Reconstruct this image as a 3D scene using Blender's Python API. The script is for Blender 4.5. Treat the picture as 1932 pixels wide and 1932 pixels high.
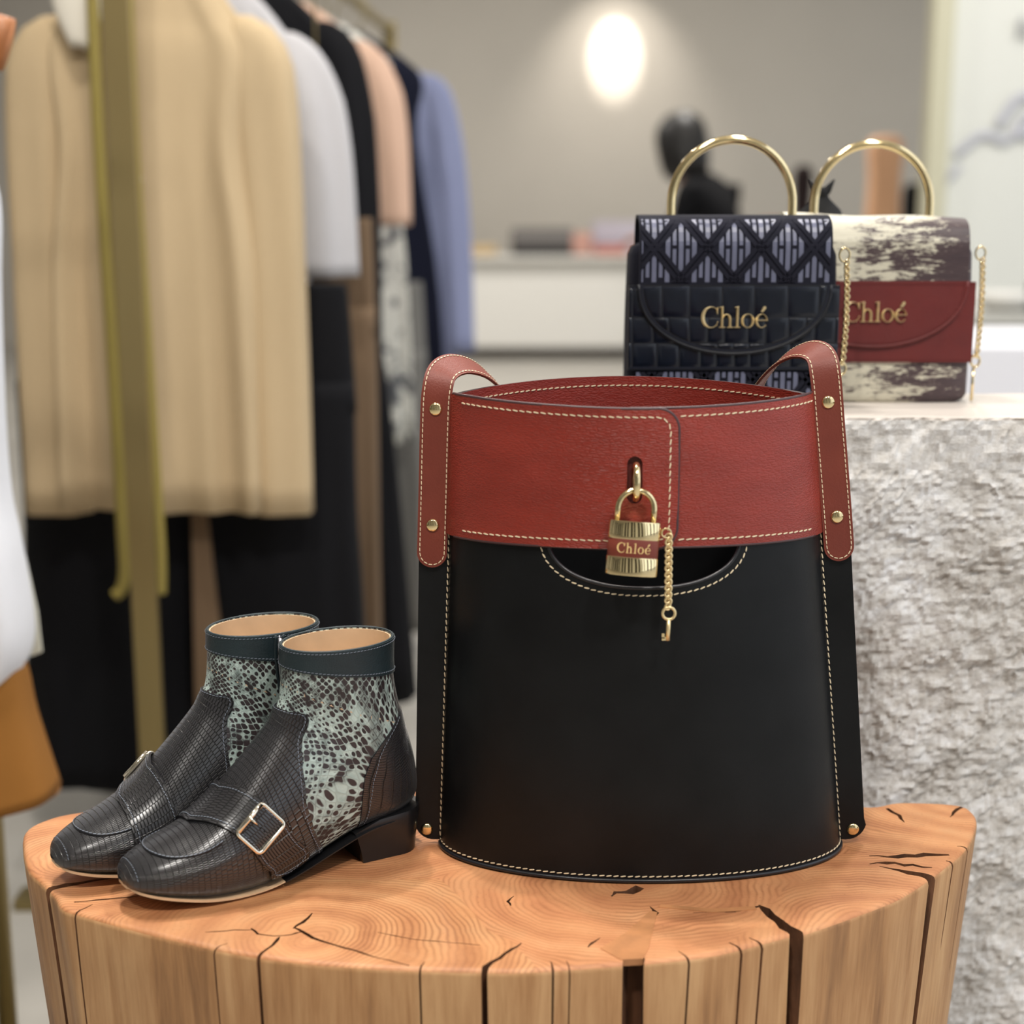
import bpy, bmesh, math, random
from mathutils import Vector, Matrix, noise
random.seed(7)
for o in list(bpy.data.objects): bpy.data.objects.remove(o, do_unlink=True)
SC = bpy.context.scene
COL = SC.collection
PI = math.pi
def V(*a): return Vector(a)
def lin(c): return c/12.92 if c <= .04045 else ((c+.055)/1.055)**2.4
def rgb(r, g, b): return (lin(r/255), lin(g/255), lin(b/255), 1)

# ------------------------------------------------------------------ camera, world, lights
PITCH = math.radians(11.2)
cam = bpy.data.cameras.new('camera'); camo = bpy.data.objects.new('camera', cam); COL.objects.link(camo)
camo.location = (0, 0, 1.0); camo.rotation_euler = (PI/2-PITCH, 0, 0)
cam.sensor_width = 36; cam.lens = 36*2800/1932; cam.clip_start = .05; cam.clip_end = 60
cam.dof.use_dof = True; cam.dof.focus_distance = 1.03
cam.dof.aperture_fstop = (cam.lens/1000)/.0135
SC.camera = camo
SC.cycles.max_bounces = 6; SC.cycles.diffuse_bounces = 3; SC.cycles.glossy_bounces = 3
SC.view_settings.view_transform = 'Standard'; SC.view_settings.look = 'None'
SC.view_settings.gamma = 1; SC.view_settings.use_curve_mapping = False
SC.view_settings.exposure = 0.0
w = bpy.data.worlds.new('world'); SC.world = w; w.use_nodes = True
w.node_tree.nodes['Background'].inputs[0].default_value = (.86, .92, 1, 1)
w.node_tree.nodes['Background'].inputs[1].default_value = 1.5
def area(name, loc, target, size, power, color=(1, .955, .895)):
    l = bpy.data.lights.new(name, 'AREA'); l.shape = 'DISK'; l.size = size; l.energy = power; l.color = color
    o = bpy.data.objects.new(name, l); COL.objects.link(o); o.location = loc
    o.rotation_euler = (Vector(target)-Vector(loc)).to_track_quat('-Z', 'Y').to_euler(); return o
def spot(name, loc, target, power, angle, blend, radius, color=(1, .92, .82)):
    l = bpy.data.lights.new(name, 'SPOT'); l.energy = power; l.spot_size = math.radians(angle); l.spot_blend = blend
    l.shadow_soft_size = radius; l.color = color
    o = bpy.data.objects.new(name, l); COL.objects.link(o); o.location = loc
    o.rotation_euler = (Vector(target)-Vector(loc)).to_track_quat('-Z', 'Y').to_euler(); return o
CEIL = 3.2
DOWNLIGHTS = [((.55, 1.85, CEIL-.05), (.15, 1.0, .6), 22), ((-.35, 1.22, CEIL-.05), (-.1, .95, .6), 28), ((.75, -.55, CEIL-.05), (.5, 1.2, .6), 40), ((-.55, -.75, CEIL-.05), (-.1, 1.0, .7), 32),  # last two here are unseen fill, added to brighten stone and bag fronts
              ((-.6, 1.35, CEIL-.05), (-.5, 2.3, .8), 6), ((.9, 3.6, CEIL-.05), (.6, 3.6, 0), 30),
              ((-.9, 4.6, CEIL-.05), (-.7, 4.6, 0), 26), ((1.0, 7.8, CEIL-.05), (.9, 8.6, .6), 75), ((-1.2, 8.6, CEIL-.05), (-1.2, 9, .6), 55),
              ((2.3, 4.7, CEIL-.05), (2.4, 5.8, 1.2), 22)]
for i, (l, t, p) in enumerate(DOWNLIGHTS):
    area('downlight_beam', l, t, .22, p)
spot('accent_beam', (-.50, 1.55, CEIL-.06), (-.16, .95, .56), 120, 17, .6, .035)
spot('wall_washer_beam', (.80, 11.30, 3.02), (.80, 12.0, 2.26), 150, 25, .45, .03)
spot('wall_washer_beam', (.80, 11.30, 3.02), (.80, 12.0, 1.9), 60, 75, 1, .03)

# ------------------------------------------------------------------ generic helpers
def setp(o, label=None, cat=None, group=None, kind=None):
    if label: o['label'] = label
    if cat: o['category'] = cat
    if group: o['group'] = group
    if kind: o['kind'] = kind
    return o
def thing(name, label, cat, loc=(0, 0, 0), rotz=0, group=None):
    o = bpy.data.objects.new(name, None); COL.objects.link(o); o.empty_display_size = .05
    o.location = loc; o.rotation_euler = (0, 0, rotz); return setp(o, label, cat, group)
def obj(name, verts, faces, mat, parent=None, smooth=True, uvs=None, fmat=None):
    me = bpy.data.meshes.new(name); me.from_pydata([tuple(v) for v in verts], [], faces); me.update()
    mats = mat if isinstance(mat, (list, tuple)) else [mat]
    for m in mats: me.materials.append(m)
    if fmat: me.polygons.foreach_set('material_index', fmat)
    me.polygons.foreach_set('use_smooth', [smooth]*len(me.polygons))
    if uvs:
        ul = me.uv_layers.new(name='UVMap')
        for lo in me.loops: ul.data[lo.index].uv = uvs[lo.vertex_index]
    o = bpy.data.objects.new(name, me); COL.objects.link(o)
    if parent: o.parent = parent
    return o
def link_mesh(name, me, parent=None, mw=None):
    o = bpy.data.objects.new(name, me); COL.objects.link(o)
    if parent: o.parent = parent
    if mw is not None: o.matrix_local = mw
    return o
def bmobj(name, bm, mat, parent=None, smooth=False, fix=True):
    if fix: bmesh.ops.recalc_face_normals(bm, faces=bm.faces)
    me = bpy.data.meshes.new(name); bm.to_mesh(me); bm.free()
    mats = mat if isinstance(mat, (list, tuple)) else [mat]
    for m in mats: me.materials.append(m)
    me.polygons.foreach_set('use_smooth', [smooth]*len(me.polygons))
    o = bpy.data.objects.new(name, me); COL.objects.link(o)
    if parent: o.parent = parent
    return o
def add_box(bm, c, s, bev=0, seg=2, rot=None):
    m = Matrix.Translation(c) @ (rot.to_4x4() if rot else Matrix()) @ Matrix.Diagonal((s[0], s[1], s[2], 1))
    r = bmesh.ops.create_cube(bm, size=1, matrix=m)
    if bev:
        es = {e for v in r['verts'] for e in v.link_edges}
        bmesh.ops.bevel(bm, geom=list(es), offset=bev, segments=seg, affect='EDGES', profile=.5)
def box(name, c, s, mat, parent=None, bev=0, seg=2, rot=None, smooth=False):
    bm = bmesh.new(); add_box(bm, c, s, bev, seg, rot); return bmobj(name, bm, mat, parent, smooth)
def catmull(pts, n, closed=False):
    P = [Vector(p) for p in pts]; out = []; m = len(P); segs = m if closed else m-1
    for i in range(segs):
        if closed: p0, p1, p2, p3 = P[i-1], P[i], P[(i+1) % m], P[(i+2) % m]
        else: p0, p1, p2, p3 = P[max(i-1, 0)], P[i], P[i+1], P[min(i+2, m-1)]
        for k in range(n):
            t = k/n
            out.append(.5*((2*p1)+(p2-p0)*t+(2*p0-5*p1+4*p2-p3)*t*t+(3*p1-p0-3*p2+p3)*t*t*t))
    if not closed: out.append(P[-1].copy())
    return out
def frames(P, closed=False, up=None):
    n = len(P); T = []
    for i in range(n):
        a = P[i-1] if (i > 0 or closed) else P[i]; b = P[(i+1) % n] if (i < n-1 or closed) else P[i]
        T.append((b-a).normalized())
    u = Vector(up) if up else (Vector((0, 0, 1)) if abs(T[0].z) < .9 else Vector((1, 0, 0)))
    N = [(u-T[0]*u.dot(T[0])).normalized()]
    for i in range(1, n):
        q = T[i-1].rotation_difference(T[i]); v = q @ N[-1]; N.append((v-T[i]*v.dot(T[i])).normalized())
    return T, N
def tube_vf(P, r, n=10, closed=False, up=None, ry=None):
    P = [Vector(p) for p in P]; T, N = frames(P, closed, up); vs = []; fs = []; m = len(P)
    for i in range(m):
        B = T[i].cross(N[i]); ri = r[i] if isinstance(r, (list, tuple)) else r
        rj = (ry[i] if isinstance(ry, (list, tuple)) else ry) if ry is not None else ri
        for k in range(n):
            a = 2*PI*k/n; vs.append(P[i]+N[i]*math.cos(a)*ri+B*math.sin(a)*rj)
    for i in range(m if closed else m-1):
        j = (i+1) % m
        for k in range(n): fs.append((i*n+k, i*n+(k+1) % n, j*n+(k+1) % n, j*n+k))
    if not closed: fs.append(tuple(range(n-1, -1, -1))); fs.append(tuple((m-1)*n+k for k in range(n)))
    return vs, fs
def tube(name, P, r, mat, parent=None, n=10, closed=False, up=None, ry=None):
    v, f = tube_vf(P, r, n, closed, up, ry); return obj(name, v, f, mat, parent)
def lathe_vf(prof, n=24, sx=1, sy=1):
    vs = []; fs = []; m = len(prof)
    for r, z in prof:
        for k in range(n):
            a = 2*PI*k/n; vs.append((r*math.cos(a)*sx, r*math.sin(a)*sy, z))
    for i in range(m-1):
        for k in range(n): fs.append((i*n+k, i*n+(k+1) % n, (i+1)*n+(k+1) % n, (i+1)*n+k))
    fs.append(tuple(range(n-1, -1, -1))); fs.append(tuple((m-1)*n+k for k in range(n)))
    return vs, fs
def lathe(name, prof, mat, parent=None, n=24, sx=1, sy=1, mw=None):
    v, f = lathe_vf(prof, n, sx, sy)
    if mw is not None: v = [mw @ Vector(p) for p in v]
    return obj(name, v, f, mat, parent)
def merge_vf(lst):
    V_, F_ = [], []
    for v, f in lst:
        o = len(V_); V_ += list(v); F_ += [tuple(i+o for i in q) for q in f]
    return V_, F_
def prism_vf(poly, axis_fn, z0, z1):
    n = len(poly); vs = [axis_fn(p, z0) for p in poly]+[axis_fn(p, z1) for p in poly]
    fs = [tuple(range(n-1, -1, -1)), tuple(range(n, 2*n))]+[(i, (i+1) % n, n+(i+1) % n, n+i) for i in range(n)]
    return vs, fs
def sheet(name, fn, nu, nv, t0, t1, mat, parent=None, edge=None, uv=None, closed_u=False):
    """fn(a,b) -> (point, unit normal); a leather or cloth panel with real thickness"""
    O, I, U = [], [], []
    cu = nu if closed_u else nu+1
    for j in range(nv+1):
        for i in range(cu):
            p, n = fn(i/nu, j/nv)
            o0 = t0(i/nu, j/nv) if callable(t0) else t0
            o1 = t1(i/nu, j/nv) if callable(t1) else t1
            O.append(p+n*o1); I.append(p+n*o0)
            U.append(uv(i/nu, j/nv) if uv else (i/nu, j/nv))
    k = len(O); fs = []; fm = []
    id = lambda i, j: j*cu+(i % cu)
    for j in range(nv):
        for i in range(nu):
            q = (id(i, j), id(i+1, j), id(i+1, j+1), id(i, j+1)); fs.append(q); fm.append(0)
            fs.append(tuple(x+k for x in reversed(q))); fm.append(0)
    def rim(seq):
        for a, b in zip(seq, seq[1:]): fs.append((a, a+k, b+k, b)); fm.append(1 if edge else 0)
    rim([id(i, 0) for i in range(nu+1)]); rim([id(i, nv) for i in range(nu, -1, -1)])
    if not closed_u:
        rim([id(nu, j) for j in range(nv+1)]); rim([id(0, j) for j in range(nv, -1, -1)])
    ob = obj(name, O+I, fs, [mat, edge] if edge else mat, parent, True, U+U, fm)
    bm = bmesh.new(); bm.from_mesh(ob.data)
    for e in bm.edges:
        if len(e.link_faces) == 2 and e.calc_face_angle(0) > .9: e.smooth = False
    bm.to_mesh(ob.data); bm.free()
    return ob
def resample(P, step):
    out = [0.0]
    for a, b in zip(P, P[1:]): out.append(out[-1]+(b-a).length)
    L = out[-1]; n = max(1, int(L/step)); res = []
    j = 0
    for i in range(n+1):
        s = L*i/n
        while j < len(P)-2 and out[j+1] < s: j += 1
        d = out[j+1]-out[j]; t = (s-out[j])/d if d > 1e-12 else 0
        res.append((j, t))
    return res, L/n
def stitching(name, pn, pitch, mat, parent, length=.76, r=.00038, tilt=.16, lift=0.0002):
    P = [p for p, n in pn]; idx, step = resample(P, pitch); vs = []; fs = []
    for (j, t), (j2, t2) in zip(idx, idx[1:]):
        a = P[j].lerp(P[j+1], t); b = P[j2].lerp(P[j2+1], t2); n = pn[j][1].lerp(pn[j+1][1], t).normalized()
        c = (a+b)/2+n*lift; d = (b-a).normalized(); s = n.cross(d).normalized()
        d2 = (d*math.cos(tilt)+s*math.sin(tilt)); s2 = n.cross(d2); h = step*length/2
        o = len(vs)
        for e, q in ((-1, .45), (-.6, 1), (.6, 1), (1, .45)):
            for sx, sy in ((-1, -.6), (1, -.6), (1, .8), (-1, .8)):
                vs.append(c+d2*h*e+s2*r*q*sx+n*r*q*sy)
        for k in range(3):
            for m in range(4): fs.append((o+k*4+m, o+k*4+(m+1) % 4, o+k*4+4+(m+1) % 4, o+k*4+4+m))
        fs.append((o+3, o+2, o+1, o)); fs.append((o+12, o+13, o+14, o+15))
    return setp(obj(name, vs, fs, mat, parent, False), kind='stuff')
def clip_convex(poly, region):
    out = list(poly); n = len(region)
    for i in range(n):
        ax, ay = region[i]; bx, by = region[(i+1) % n]; inp = out; out = []
        if not inp: return []
        f = lambda p: (bx-ax)*(p[1]-ay)-(by-ay)*(p[0]-ax)
        for k in range(len(inp)):
            p, q = inp[k-1], inp[k]; fp, fq = f(p), f(q)
            if (fp >= 0) != (fq >= 0):
                t = fp/(fp-fq); out.append((p[0]+(q[0]-p[0])*t, p[1]+(q[1]-p[1])*t))
            if fq >= 0: out.append(q)
    return out
def poly_area(p): return abs(sum(p[i-1][0]*p[i][1]-p[i][0]*p[i-1][1] for i in range(len(p))))/2

# ------------------------------------------------------------------ materials
class NT:
    def __init__(s, name):
        s.m = bpy.data.materials.new(name); s.m.use_nodes = True; s.t = s.m.node_tree; s.b = s.t.nodes['Principled BSDF']
    def n(s, typ, **kw):
        nd = s.t.nodes.new(typ)
        for k, v in kw.items():
            if k.startswith('i_'):
                key = k[2:]; key = int(key) if key.isdigit() else key.replace('_', ' ')
                tgt = nd.inputs[key]
                if isinstance(v, bpy.types.NodeSocket): s.t.links.new(v, tgt)
                else: tgt.default_value = v
            else: setattr(nd, k, v)
        return nd
    def link(s, a, b): s.t.links.new(a, b)
    def set(s, **kw):
        for k, v in kw.items():
            tgt = s.b.inputs[k.replace('_', ' ')]
            if isinstance(v, bpy.types.NodeSocket): s.t.links.new(v, tgt)
            else: tgt.default_value = v
        return s
    def coord(s, kind='Object', scale=(1, 1, 1), rot=(0, 0, 0)):
        c = s.n('ShaderNodeTexCoord'); mp = s.n('ShaderNodeMapping', i_Vector=c.outputs[kind])
        mp.inputs['Scale'].default_value = scale; mp.inputs['Rotation'].default_value = rot; return mp.outputs[0]
    def noise(s, vec, scale, detail=4, rough=.55, dist=0):
        return s.n('ShaderNodeTexNoise', i_Vector=vec, i_Scale=scale, i_Detail=detail, i_Roughness=rough, i_Distortion=dist).outputs[0]
    def ramp(s, fac, stops, interp='LINEAR'):
        r = s.n('ShaderNodeValToRGB', i_Fac=fac); e = r.color_ramp.elements; r.color_ramp.interpolation = interp
        while len(e) < len(stops): e.new(.5)
        for el, (p, c) in zip(e, stops): el.position = p; el.color = c if not isinstance(c, (int, float)) else (c, c, c, 1)
        return r.outputs[0]
    def math(s, op, a, b=0.0, c=0.0, clamp=False): return s.n('ShaderNodeMath', operation=op, use_clamp=clamp, i_0=a, i_1=b, i_2=c).outputs[0]
    def mix(s, f, a, b, blend='MIX'):
        nd = s.n('ShaderNodeMix', data_type='RGBA', blend_type=blend)
        for k, v in ((0, f), (6, a), (7, b)):
            if isinstance(v, bpy.types.NodeSocket): s.t.links.new(v, nd.inputs[k])
            else: nd.inputs[k].default_value = v
        return nd.outputs[2]
    def bump(s, h, strength=.3, dist=.001, normal=None):
        b = s.n('ShaderNodeBump', i_Height=h, i_Strength=strength, i_Distance=dist)
        if normal: s.link(normal, b.inputs['Normal'])
        return b.outputs[0]
def plain(name, col, rough=.5, metal=0, spec=.5, var=0, vscale=30, bump=0, bscale=200, bdist=.001, stretch=(1, 1, 1), coat=0, sheen=0):
    n = NT(name); n.set(Roughness=rough, Metallic=metal); n.b.inputs['Specular IOR Level'].default_value = spec
    if var or bump: v = n.coord('Object', stretch)
    if var:
        f = n.noise(v, vscale); a = tuple(c*(1-var) for c in col[:3])+(1,); b = tuple(min(1, c*(1+var)) for c in col[:3])+(1,)
        n.set(Base_Color=n.ramp(f, [(.3, a), (.7, b)]))
    else: n.set(Base_Color=col)
    if bump: n.set(Normal=n.bump(n.noise(v, bscale, 6), bump, bdist))
    if coat: n.set(Coat_Weight=coat, Coat_Roughness=.1)
    if sheen: n.set(Sheen_Weight=sheen)
    return n.m
M = {}
M['gold'] = plain('polished_gold', (.88, .71, .40, 1), .13, 1)
M['gold_print'] = plain('gold_foil_print', rgb(240, 208, 140), .5, .1)
M['gold_letter'] = plain('brushed_gold_letters', (.90, .72, .40, 1), .34, .75)
M['gold_lock'] = plain('mirror_gold', (.90, .73, .42, 1), .05, 1)
M['gold_dark'] = plain('slot_gold', (.25, .17, .06, 1), .4, 1)
M['brass'] = plain('satin_brass', rgb(150, 134, 92), .42, .8)
M['stitch'] = plain('cream_thread', rgb(232, 214, 180), .7)
M['stitch_grey'] = plain('grey_thread', rgb(120, 128, 140), .6)
M['stitch_navy'] = plain('navy_thread', rgb(30, 36, 62), .6)
def leather(name, c1, c2, rough, grain, stretch=(1, 1, 1), scale=420, dist=.0008, spec=.5):
    n = NT(name); v = n.coord('Object', stretch)
    f = n.noise(v, 26, 5); n.set(Base_Color=n.ramp(f, [(.3, c1), (.72, c2)]))
    vo = n.n('ShaderNodeTexVoronoi', feature='DISTANCE_TO_EDGE', i_Vector=v, i_Scale=scale).outputs['Distance']
    n2 = n.noise(v, scale*.6, 5)
    h = n.math('ADD', n.math('MINIMUM', n.math('MULTIPLY', vo, 2.2), .5), n2)
    n.set(Roughness=n.ramp(n.noise(v, 40, 4), [(.3, rough-.05), (.7, rough+.06)]), Normal=n.bump(h, grain, dist)); n.b.inputs['Specular IOR Level'].default_value = spec; return n.m
M['red'] = leather('brick_red_leather', rgb(130, 41, 29), rgb(148, 50, 37), .40, .5, (.55, .55, 1.5), 430)
M['red_strap'] = leather('tan_red_strap_leather', rgb(110, 44, 30), rgb(122, 52, 36), .5, .12)
M['red_in'] = leather('red_lining_leather', rgb(124, 34, 24), rgb(140, 44, 32), .5, .4, (.55, .55, 1.5), 430)
M['edge'] = plain('dark_edge_paint', rgb(70, 48, 50), .45)
M['black'] = leather('smooth_black_leather', (.0052, .0056, .0062, 1), (.0085, .0092, .010, 1), .36, .08, scale=700, dist=.0003, spec=.2)
M['black_edge'] = plain('black_edge_paint', (.012, .012, .015, 1), .3)
M['black_in'] = plain('black_lining', (.004, .004, .0045, 1), .8)
M['teal'] = leather('dark_teal_leather', rgb(22, 36, 41), rgb(32, 48, 53), .5, .25, scale=600)
M['lining'] = plain('beige_boot_lining', rgb(206, 176, 142), .6, var=.06, vscale=60)
M['sole'] = plain('tan_leather_sole', rgb(214, 178, 140), .5, var=.08, vscale=80)
M['heel'] = plain('black_stacked_heel', (.008, .008, .009, 1), .35, bump=.05, bscale=300)
M['zip'] = plain('zip_teeth', rgb(170, 170, 175), .3, .9)
def lizard():
    n = NT('embossed_lizard_leather'); c = n.n('ShaderNodeTexCoord').outputs['UV']
    wob = n.noise(c, 60, 2); mp = n.n('ShaderNodeVectorMath', operation='ADD', i_0=c, i_1=n.n('ShaderNodeVectorMath', operation='SCALE', i_0=n.n('ShaderNodeTexNoise', i_Vector=c, i_Scale=55.).outputs['Color'], i_Scale=.0012).outputs[0]).outputs[0]
    b = n.n('ShaderNodeTexBrick', i_Vector=mp, i_Scale=1., i_Mortar_Size=.00028, i_Brick_Width=.0016, i_Row_Height=.0040, i_Mortar_Smooth=.9, i_Color1=(1, 1, 1, 1), i_Color2=(.8, .8, .8, 1), i_Mortar=(0, 0, 0, 1))
    h = b.outputs['Color']
    n.set(Base_Color=n.mix(n.math('MULTIPLY', h, 1.0), (.004, .004, .0045, 1), rgb(38, 37, 40)), Roughness=.27, Normal=n.bump(h, 1.0, .0012)); n.b.inputs['Specular IOR Level'].default_value = .95
    return n.m
M['lizard'] = lizard()
def snake():
    n = NT('mint_and_black_snakeskin'); c0 = n.n('ShaderNodeTexCoord').outputs['UV']
    wob = n.n('ShaderNodeVectorMath', operation='SCALE', i_0=n.n('ShaderNodeTexNoise', i_Vector=c0, i_Scale=40.).outputs['Color'], i_Scale=.004).outputs[0]
    c1 = n.n('ShaderNodeVectorMath', operation='ADD', i_0=c0, i_1=wob).outputs[0]
    mp = n.n('ShaderNodeMapping', i_Vector=c1); mp.inputs['Scale'].default_value = (1/.0028, 1/.0039, 1); mp.inputs['Rotation'].default_value = (0, 0, .785); c = mp.outputs[0]
    ve = n.n('ShaderNodeTexVoronoi', feature='DISTANCE_TO_EDGE', i_Vector=c, i_Scale=1., i_Randomness=.30).outputs['Distance']
    vc = n.n('ShaderNodeTexVoronoi', feature='F1', i_Vector=c, i_Scale=1., i_Randomness=.30)
    rnd = n.n('ShaderNodeSeparateColor', i_Color=vc.outputs['Color']).outputs[0]
    c2 = n.coord('UV', (1, .42, 1)); bl = n.noise(c2, 70, 3, .6); bl2 = n.noise(c2, 260, 2, .6)
    lvl = n.math('ADD', n.math('ADD', n.math('MULTIPLY', bl, 2.6), n.math('MULTIPLY', bl2, 1.1)), n.math('MULTIPLY', rnd, .55))
    rad = n.math('MULTIPLY_ADD', lvl, .62, -.84)
    dark = n.math('MULTIPLY', n.math('SUBTRACT', rad, vc.outputs['Distance']), 9., 0, True)
    light = n.ramp(n.noise(c2, 300, 3), [(.3, rgb(150, 170, 165)), (.7, rgb(196, 212, 205))])
    dk = n.ramp(rnd, [(0, rgb(30, 24, 27)), (1, rgb(58, 48, 50))])
    col = n.mix(dark, light, dk)
    deep = n.ramp(n.noise(n.coord('UV', (1, .30, 1)), 105, 3, .65), [(.50, 0.0), (.60, 1.0)])
    net = n.math('SUBTRACT', 1.0, n.math('MULTIPLY', n.math('SUBTRACT', ve, .03), 14., 0, True))
    col = n.mix(n.math('MULTIPLY', net, .75), col, n.mix(deep, rgb(158, 172, 166), rgb(60, 56, 56)))
    col = n.mix(n.math('MULTIPLY', deep, .55), col, rgb(34, 28, 30))
    n.set(Base_Color=col, Roughness=.42, Normal=n.bump(n.math('MINIMUM', ve, .2), .5, .0012)); return n.m
M['snake'] = snake()
def streak():
    n = NT('cream_and_brown_streaked_leather'); v = n.coord('Object', (1, 1, 4.5)); f = n.noise(v, 30, 8, .72, .6)
    g = n.noise(n.coord('Object', (1, 1, 1.6)), 16, 2); q = n.noise(n.coord('Object', (1, 1, 7)), 130, 5, .75)
    s = n.math('ADD', n.math('ADD', n.math('MULTIPLY', f, 1.2), n.math('MULTIPLY', g, .6)), n.math('MULTIPLY', q, .75))
    x = n.n('ShaderNodeSeparateXYZ', i_Vector=n.n('ShaderNodeTexCoord').outputs['Object']).outputs[0]
    s = n.math('ADD', s, n.math('MULTIPLY', x, 2.2))
    sc = n.math('MULTIPLY', s, .5)
    col = n.ramp(sc, [(.0, rgb(214, 208, 190)), (.645, rgb(204, 198, 178)), (.665, rgb(74, 58, 60)), (1, rgb(50, 40, 46))])
    st = n.noise(n.coord('Object', (1, 1, 12)), 60, 3)
    n.set(Base_Color=col, Roughness=.42, Normal=n.bump(st, .35, .001)); return n.m
M['streak'] = streak()
M['velvet'] = plain('midnight_velvet', rgb(12, 13, 30), .95, bump=.3, bscale=900)
M['satin'] = plain('grey_blue_satin', rgb(104, 107, 128), .36, var=.12, vscale=50)
M['croc'] = plain('navy_crocodile_leather', rgb(15, 20, 32), .28, var=.25, vscale=40, bump=.08, bscale=160)
M['croc_gap'] = plain('navy_leather_groove', rgb(10, 13, 24), .45)
M['red_small'] = leather('deep_red_leather', rgb(92, 20, 18), rgb(104, 27, 23), .45, .3, scale=700)
def wood_top():
    n = NT('oak_end_grain'); co = n.n('ShaderNodeTexCoord').outputs['Object']
    wob = n.n('ShaderNodeTexNoise', i_Vector=co, i_Scale=9., i_Detail=3.).outputs['Color']
    wv = n.n('ShaderNodeVectorMath', operation='SCALE', i_0=n.n('ShaderNodeVectorMath', operation='SUBTRACT', i_0=wob, i_1=(.5, .5, .5)).outputs[0], i_Scale=.05).outputs[0]
    pv = n.n('ShaderNodeVectorMath', operation='ADD', i_0=co, i_1=wv).outputs[0]
    best = None; bid = None
    for k, (cx, cy, wgt) in enumerate([(-.128, -.088, 1.0), (.085, -.015, 1.0), (.245, -.085, 1.0), (-.30, .03, 1.1), (.345, .145, 1.0), (-.11, .09, 1.0), (.10, .10, 1.0)]):
        dv = n.n('ShaderNodeVectorMath', operation='SUBTRACT', i_0=pv, i_1=(cx, cy, 0)).outputs[0]
        dv = n.n('ShaderNodeVectorMath', operation='MULTIPLY', i_0=dv, i_1=(wgt, 1.25, 0)).outputs[0]
        d = n.n('ShaderNodeVectorMath', operation='LENGTH', i_0=dv).outputs['Value']
        if best is None: best = d; bid = n.math('MULTIPLY', d, 0.0)
        else:
            lt = n.math('LESS_THAN', d, best)
            bid = n.math('ADD', n.math('MULTIPLY', bid, n.math('SUBTRACT', 1.0, lt)), n.math('MULTIPLY', lt, k*.16))
            best = n.math('MINIMUM', best, d)
    ph = n.math('ADD', n.math('MULTIPLY', best, 1500.), n.math('MULTIPLY', n.noise(co, 26, 3), 7.))
    ring = n.math('MULTIPLY_ADD', n.math('SINE', ph), .5, .5)
    fade = n.ramp(n.noise(co, 17, 2), [(.35, .12), (.65, .85)])
    big = n.math('MULTIPLY_ADD', n.math('SINE', n.math('ADD', n.math('MULTIPLY', best, 210.), n.math('MULTIPLY', n.noise(co, 8, 2), 5.))), .5, .5)
    base = n.ramp(n.math('ADD', n.math('MULTIPLY', big, .16), n.math('MULTIPLY', n.noise(co, 14, 6, .65), .85)), [(.25, rgb(158, 100, 62)), (.52, rgb(194, 136, 90)), (.80, rgb(214, 162, 114))])
    cell = n.ramp(bid, [(0, 0.0), (1, 1.0)])
    base = n.mix(n.math('MULTIPLY', n.math('FRACT', n.math('MULTIPLY', bid, 4.7)), .32), base, rgb(196, 128, 90))
    col = n.mix(n.math('MULTIPLY', n.math('MULTIPLY', ring, ring), n.math('MULTIPLY', fade, .6)), base, rgb(122, 70, 38))
    stain = n.ramp(n.noise(co, 7, 5, .6), [(.52, 0.0), (.72, 1.0)])
    col = n.mix(n.math('MULTIPLY', stain, .6), col, rgb(140, 98, 66))
    spk = n.ramp(n.noise(co, 420, 2), [(.62, 0.0), (.70, 1.0)])
    col = n.mix(n.math('MULTIPLY', spk, .25), col, rgb(120, 72, 44))
    n.set(Base_Color=col, Roughness=.55, Normal=n.bump(n.math('ADD', ring, n.noise(co, 300, 3)), .12, .0005)); return n.m
def wood_side():
    n = NT('oak_long_grain'); v = n.coord('Object', (1, 1, .05)); f = n.noise(v, 60, 6, .6, .5); g = n.noise(v, 240, 4, .6)
    v2 = n.coord('Object', (1, 1, .35)); h = n.noise(v2, 11, 4)
    s = n.math('ADD', n.math('MULTIPLY', f, .55), n.math('ADD', n.math('MULTIPLY', g, .25), n.math('MULTIPLY', h, .45)))
    col = n.ramp(s, [(.42, rgb(122, 84, 52)), (.58, rgb(172, 126, 82)), (.72, rgb(196, 152, 106)), (.85, rgb(206, 164, 118))])
    n.set(Base_Color=col, Roughness=.6, Normal=n.bump(n.math('ADD', f, g), .35, .0012)); return n.m
M['wood_top'] = wood_top(); M['wood_side'] = wood_side()
M['crack'] = plain('dark_split_wood', rgb(104, 66, 40), .85, var=.45, vscale=60, bump=.6, bscale=160, stretch=(1, 1, .3), bdist=.003)
M['filler'] = plain('pale_oak_patch', rgb(178, 122, 78), .6, var=.2, vscale=50)
M['knot'] = plain('dark_knot_wood', rgb(62, 36, 24), .7, var=.4, vscale=90)
def stone():
    n = NT('rough_white_stone'); v = n.coord('Object', (1, 1, 1)); f = n.noise(v, 16, 8, .62); g = n.noise(n.coord('Object', (1, 1, 1.8)), 60, 8, .72)
    s = n.math('ADD', n.math('MULTIPLY', f, .4), n.math('MULTIPLY', g, .6))
    col = n.ramp(s, [(.36, rgb(150, 142, 134)), (.45, rgb(200, 195, 189)), (.54, rgb(222, 219, 216)), (.66, rgb(236, 236, 238))])
    pit = n.ramp(n.noise(v, 130, 3), [(.70, 0.0), (.75, 1.0)])
    col = n.mix(n.math('MULTIPLY', pit, .5), col, rgb(130, 116, 104))
    n.set(Base_Color=col, Roughness=.8, Normal=n.bump(n.math('ADD', n.noise(v, 110, 8, .7), n.noise(n.coord('Object', (1, 1, 2)), 320, 5)), .45, .003)); return n.m
M['stone'] = stone()
M['stone_top'] = plain('honed_white_stone', rgb(206, 197, 188), .4, var=.05, vscale=14)
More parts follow.
